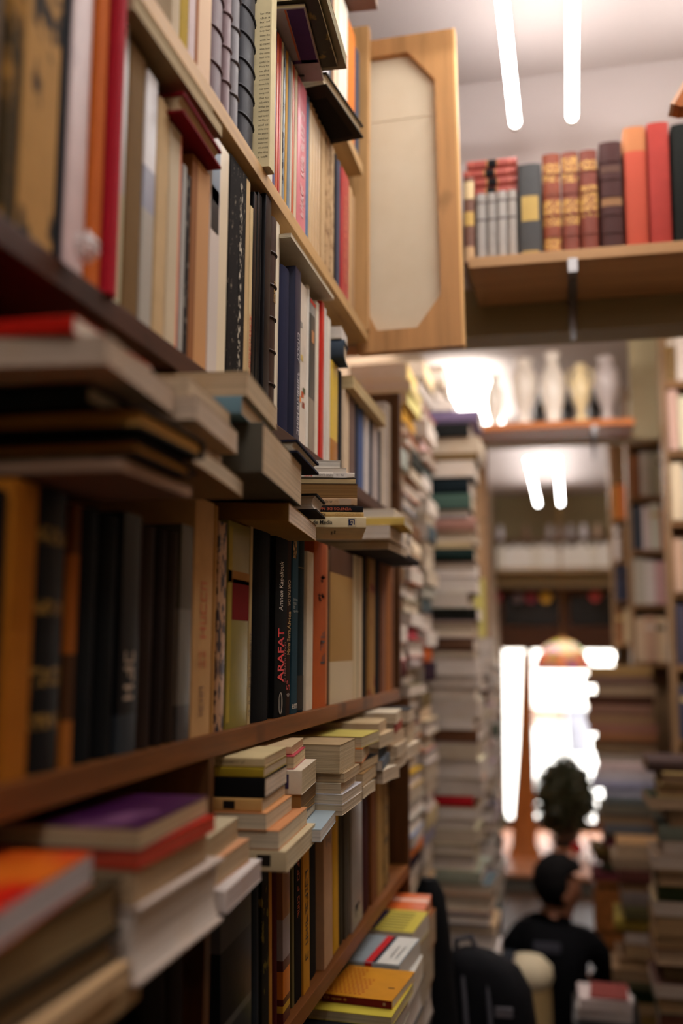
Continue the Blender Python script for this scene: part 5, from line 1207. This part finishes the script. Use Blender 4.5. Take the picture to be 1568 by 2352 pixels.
for sx, q in ((-.035, 0), (.02, .02)):
    tube('strap', webb, [(sx - .03, -.05, .49), (sx - .02, -.088, .40), (sx + q, -.125, .25), (sx + .02 + q, -.128, .12), (sx + .035 + q, -.1, .0)], .006, bk, 8)
box('buckle', steel, -.020, .0, -.142, -.132, .17, .19, bk); box('badge', plain('grey_badge', (96, 94, 100), .5), .01, .05, -.078, -.0685, .415, .435, bk)
tube('top_handle', webb, [(-.09, 0, .51), (-.085, 0, .555), (-.05, 0, .565), (-.035, 0, .53)], .007, bk, 8)
sl = empty('stool', (-.175, 2.55, -HZ), 'black stool under the backpack', 'stool') if 0 else empty('stool', (-.198, 2.50, -HZ), 'low black stool carrying the black backpack', 'stool')
lathe('seat', blk, [(.12, .42), (.13, .43), (.13, .444), (.12, .449)], sl)
for a in range(4): q = a * math.pi / 2 + .785; tube('leg', blk, [(.12 * math.cos(q), .12 * math.sin(q), .001), (.09 * math.cos(q), .09 * math.sin(q), .4195)], .011, sl, 8)
dr = empty('drum_stool', (-.158, 3.43, -HZ), 'tan drum stool with a domed cream top behind the backpack', 'stool')
loft('drum', plain('tan_drum', (150, 124, 80), .7), [(0.001, 0, 0, .08, .08), (.02, 0, 0, .085, .085), (.62, 0, 0, .072, .072), (.63, 0, 0, .068, .068)], dr, 28, 2)
loft('cushion', plain('cream_cushion', (206, 192, 160), .8, 0, 40, .1, .2), [(.6305, 0, 0, .072, .072), (.65, 0, 0, .08, .08), (.685, 0, 0, .076, .076), (.71, 0, 0, .05, .05), (.718, 0, 0, .02, .02)], dr, 28, 2)
dbx = empty('storage_box', (.07, 3.30, -HZ), 'black lidded storage box at the foot of the aisle stacks', 'box')
box('body', blk, -.085, .10, -.13, .12, .001, .59, dbx, .006); box('lid', blk, -.09, .105, -.135, .125, .5905, .615, dbx, .005)
pile(.150, 3.185, -HZ + .6155 - 0.0, [
    (.030, .16, .16, 'F-', 0, 0, -4, 'paper', (206, 196, 190), (214, 202, 196), 'white paged book'),
    (.030, .15, .15, 'F-', 0, 0, 2, 'paper', (206, 190, 186), (222, 206, 200), 'pinkish white book'),
    (.006, .11, .14, 'S-', -.01, 0, -2, 'paper', (130, 60, 54), CREAM, 'thin red book')], 'little pile on the black storage box', 'books on the storage box')
# ------------------------------------------------------------------ seated person seen from behind
pp = empty('person', (-.04, 3.88, -HZ), 'person with short dark hair in black clothes bent over beside the doorway', 'person')
bm_v = [(0, .02, .36), (-.01, .01, .44), (-.035, .0, .54), (-.065, .0, .62), (-.05, .01, .68), (-.035, .015, .725), (-.02, .02, .79), (-.012, .02, .84), (-.012, .02, .885),   # 0-8 pelvis..crown
        (-.165, .01, .665), (-.235, .05, .53), (-.15, .22, .44), (-.11, .275, .43),                                                     # 9-12 left arm
        (.075, .02, .655), (.15, .09, .53), (.10, .24, .44), (.08, .29, .43),                                                          # 13-16 right arm
        (-.09, .05, .33), (-.13, .32, .42), (-.12, .36, .09), (-.12, .44, .04),                                                        # 17-20 left leg
        (.09, .05, .33), (.13, .32, .42), (.12, .36, .09), (.12, .44, .04)]                                                            # 21-24 right leg
ed = [(0, 1), (1, 2), (2, 3), (3, 4), (4, 5), (5, 6), (6, 7), (7, 8), (3, 9), (9, 10), (10, 11), (11, 12), (3, 13), (13, 14), (14, 15), (15, 16), (0, 17), (17, 18), (18, 19), (19, 20), (0, 21), (21, 22), (22, 23), (23, 24)]
rad = [.125, .118, .118, .112, .062, .050, .066, .078, .052, .058, .046, .028, .022, .058, .046, .028, .022, .085, .062, .042, .034, .085, .062, .042, .034]
def hand(base, sgn):
    b0 = len(bm_v)
    idx = 12 if sgn < 0 else 16
    bx, by, bz = bm_v[idx]
    for f in range(4):
        L = (.030, .034, .032, .026)[f]; ox = (f - 1.5) * .017
        bm_v.append((bx + ox, by + .045, bz - .004)); bm_v.append((bx + ox * 1.05, by + .045 + L, bz - .012)); bm_v.append((bx + ox * 1.05, by + .045 + L * 1.5, bz - .035))
        n = len(bm_v); ed.extend([(idx, n - 3), (n - 3, n - 2), (n - 2, n - 1)]); rad.extend([.0095, .0085, .0075])
    bm_v.append((bx - sgn * .038, by + .02, bz + .004)); bm_v.append((bx - sgn * .048, by + .05, bz - .008)); n = len(bm_v); ed.extend([(idx, n - 2), (n - 2, n - 1)]); rad.extend([.010, .009])
hand(None, -1); hand(None, 1)
me = bpy.data.meshes.new('body'); me.from_pydata(bm_v, ed, [])
o = bpy.data.objects.new('body', me); COL.objects.link(o)
o.modifiers.new('skin', 'SKIN'); o.modifiers.new('sub', 'SUBSURF').levels = 2
for i, v in enumerate(me.skin_vertices[0].data): v.radius = (rad[i], rad[i] * (.8 if i in (0, 1, 2, 3) else 1)); v.use_root = (i == 0)
dg = bpy.context.evaluated_depsgraph_get(); m2 = bpy.data.meshes.new_from_object(o.evaluated_get(dg)); bpy.data.objects.remove(o)
for v in m2.vertices:        # turn the head towards +X and give it a brow, nose, mouth and chin
    c = v.co
    if c.z > .745:
        d = Vector((c.x + .012, c.y - .02, 0))
        if d.length > 1e-4:
            a = math.atan2(d.y, d.x) - .35
            f = math.exp(-(a / .45) ** 2)
            zz = c.z
            k = .010 * math.exp(-((zz - .775) / .014) ** 2) + .026 * math.exp(-((zz - .812) / .016) ** 2) * math.exp(-(a / .2) ** 2) + .008 * math.exp(-((zz - .852) / .018) ** 2) - .006 * math.exp(-((zz - .832) / .010) ** 2) + .006 * math.exp(-((zz - .792) / .006) ** 2)
            c.x += d.normalized().x * k * f; c.y += d.normalized().y * k * f
skin = plain('skin', (150, 100, 74), .5); cloth = plain('black_cloth', (13, 13, 16), .85, 0, 40, .3, .3); shoe = plain('shoe', (40, 36, 34), .6)
m2.materials.clear()
for q in (cloth, skin, shoe): m2.materials.append(q)
for p in m2.polygons:
    c = p.center; p.use_smooth = True
    p.material_index = 1 if (c.z > .735 or (c.y > .235 and c.z > .37 and c.z < .47 and abs(c.x + .01) < .14)) else 2 if c.z < .07 else 0
body = link('body', m2, None, pp); body.name = 'body'
hr = bmesh.new(); bmesh.ops.create_uvsphere(hr, u_segments=28, v_segments=20, radius=1)
for v in list(hr.verts):
    n = v.co.normalized(); fr = Vector((math.cos(.35), math.sin(.35), 0)); fk = max(0, n.dot(fr))
    r = 1 + .05 * math.sin(n.x * 17 + n.z * 11) * .6 + .03 * math.sin(n.y * 23 + n.z * 5)
    v.co = Vector((n.x * .094 * r, n.y * .096 * r, n.z * .098 * r))
    if n.z < .35: v.co -= fr * .085 * fk
me = bpy.data.meshes.new('hair'); hr.to_mesh(me); hr.free()
for p in me.polygons: p.use_smooth = True
h_ = link('hair', me, plain('dark_hair', (16, 13, 13), .8, 0, 90, .4, .5), pp); h_.location = (-.024, .015, .852)
for sx, sy in ((.03, -.075),):
    er = lathe('ear', skin, [(.006, 0), (.016, .004), (.018, .01), (.010, .016)], pp, 14); er.rotation_euler = (math.radians(90), 0, .3); er.scale = (.8, 1.3, 1); er.location = (.0, -.058, .815)
box('collar', plain('scarf', (62, 62, 72), .8), -.115, -.02, -.10, -.086, .625, .66, pp, .006)
ps = empty('stool', (-.04, 3.90, -HZ), 'low dark stool the bent person sits on', 'stool')
lathe('seat', wdk, [(.13, .195), (.14, .205), (.14, .222), (.13, .227)], ps)
for a in range(4): q = a * math.pi / 2 + .3; tube('leg', wdk, [(.13 * math.cos(q), .13 * math.sin(q), .001), (.10 * math.cos(q), .10 * math.sin(q), .1945)], .012, ps, 8)
# ------------------------------------------------------------------ daylight, exposure
w = bpy.data.worlds.new('daylight'); S.world = w; w.use_nodes = True
nt = w.node_tree; bg = nt.nodes['Background']; bg.inputs[0].default_value = (.95, .97, 1, 1); bg.inputs[1].default_value = 7.0
S.view_settings.view_transform = 'Standard'; S.view_settings.look = 'None'; S.view_settings.gamma = 1
S.view_settings.exposure = 0.62; S.view_settings.use_curve_mapping = False
S.cycles.use_denoising = True
S.cycles.max_bounces = 8; S.cycles.diffuse_bounces = 5
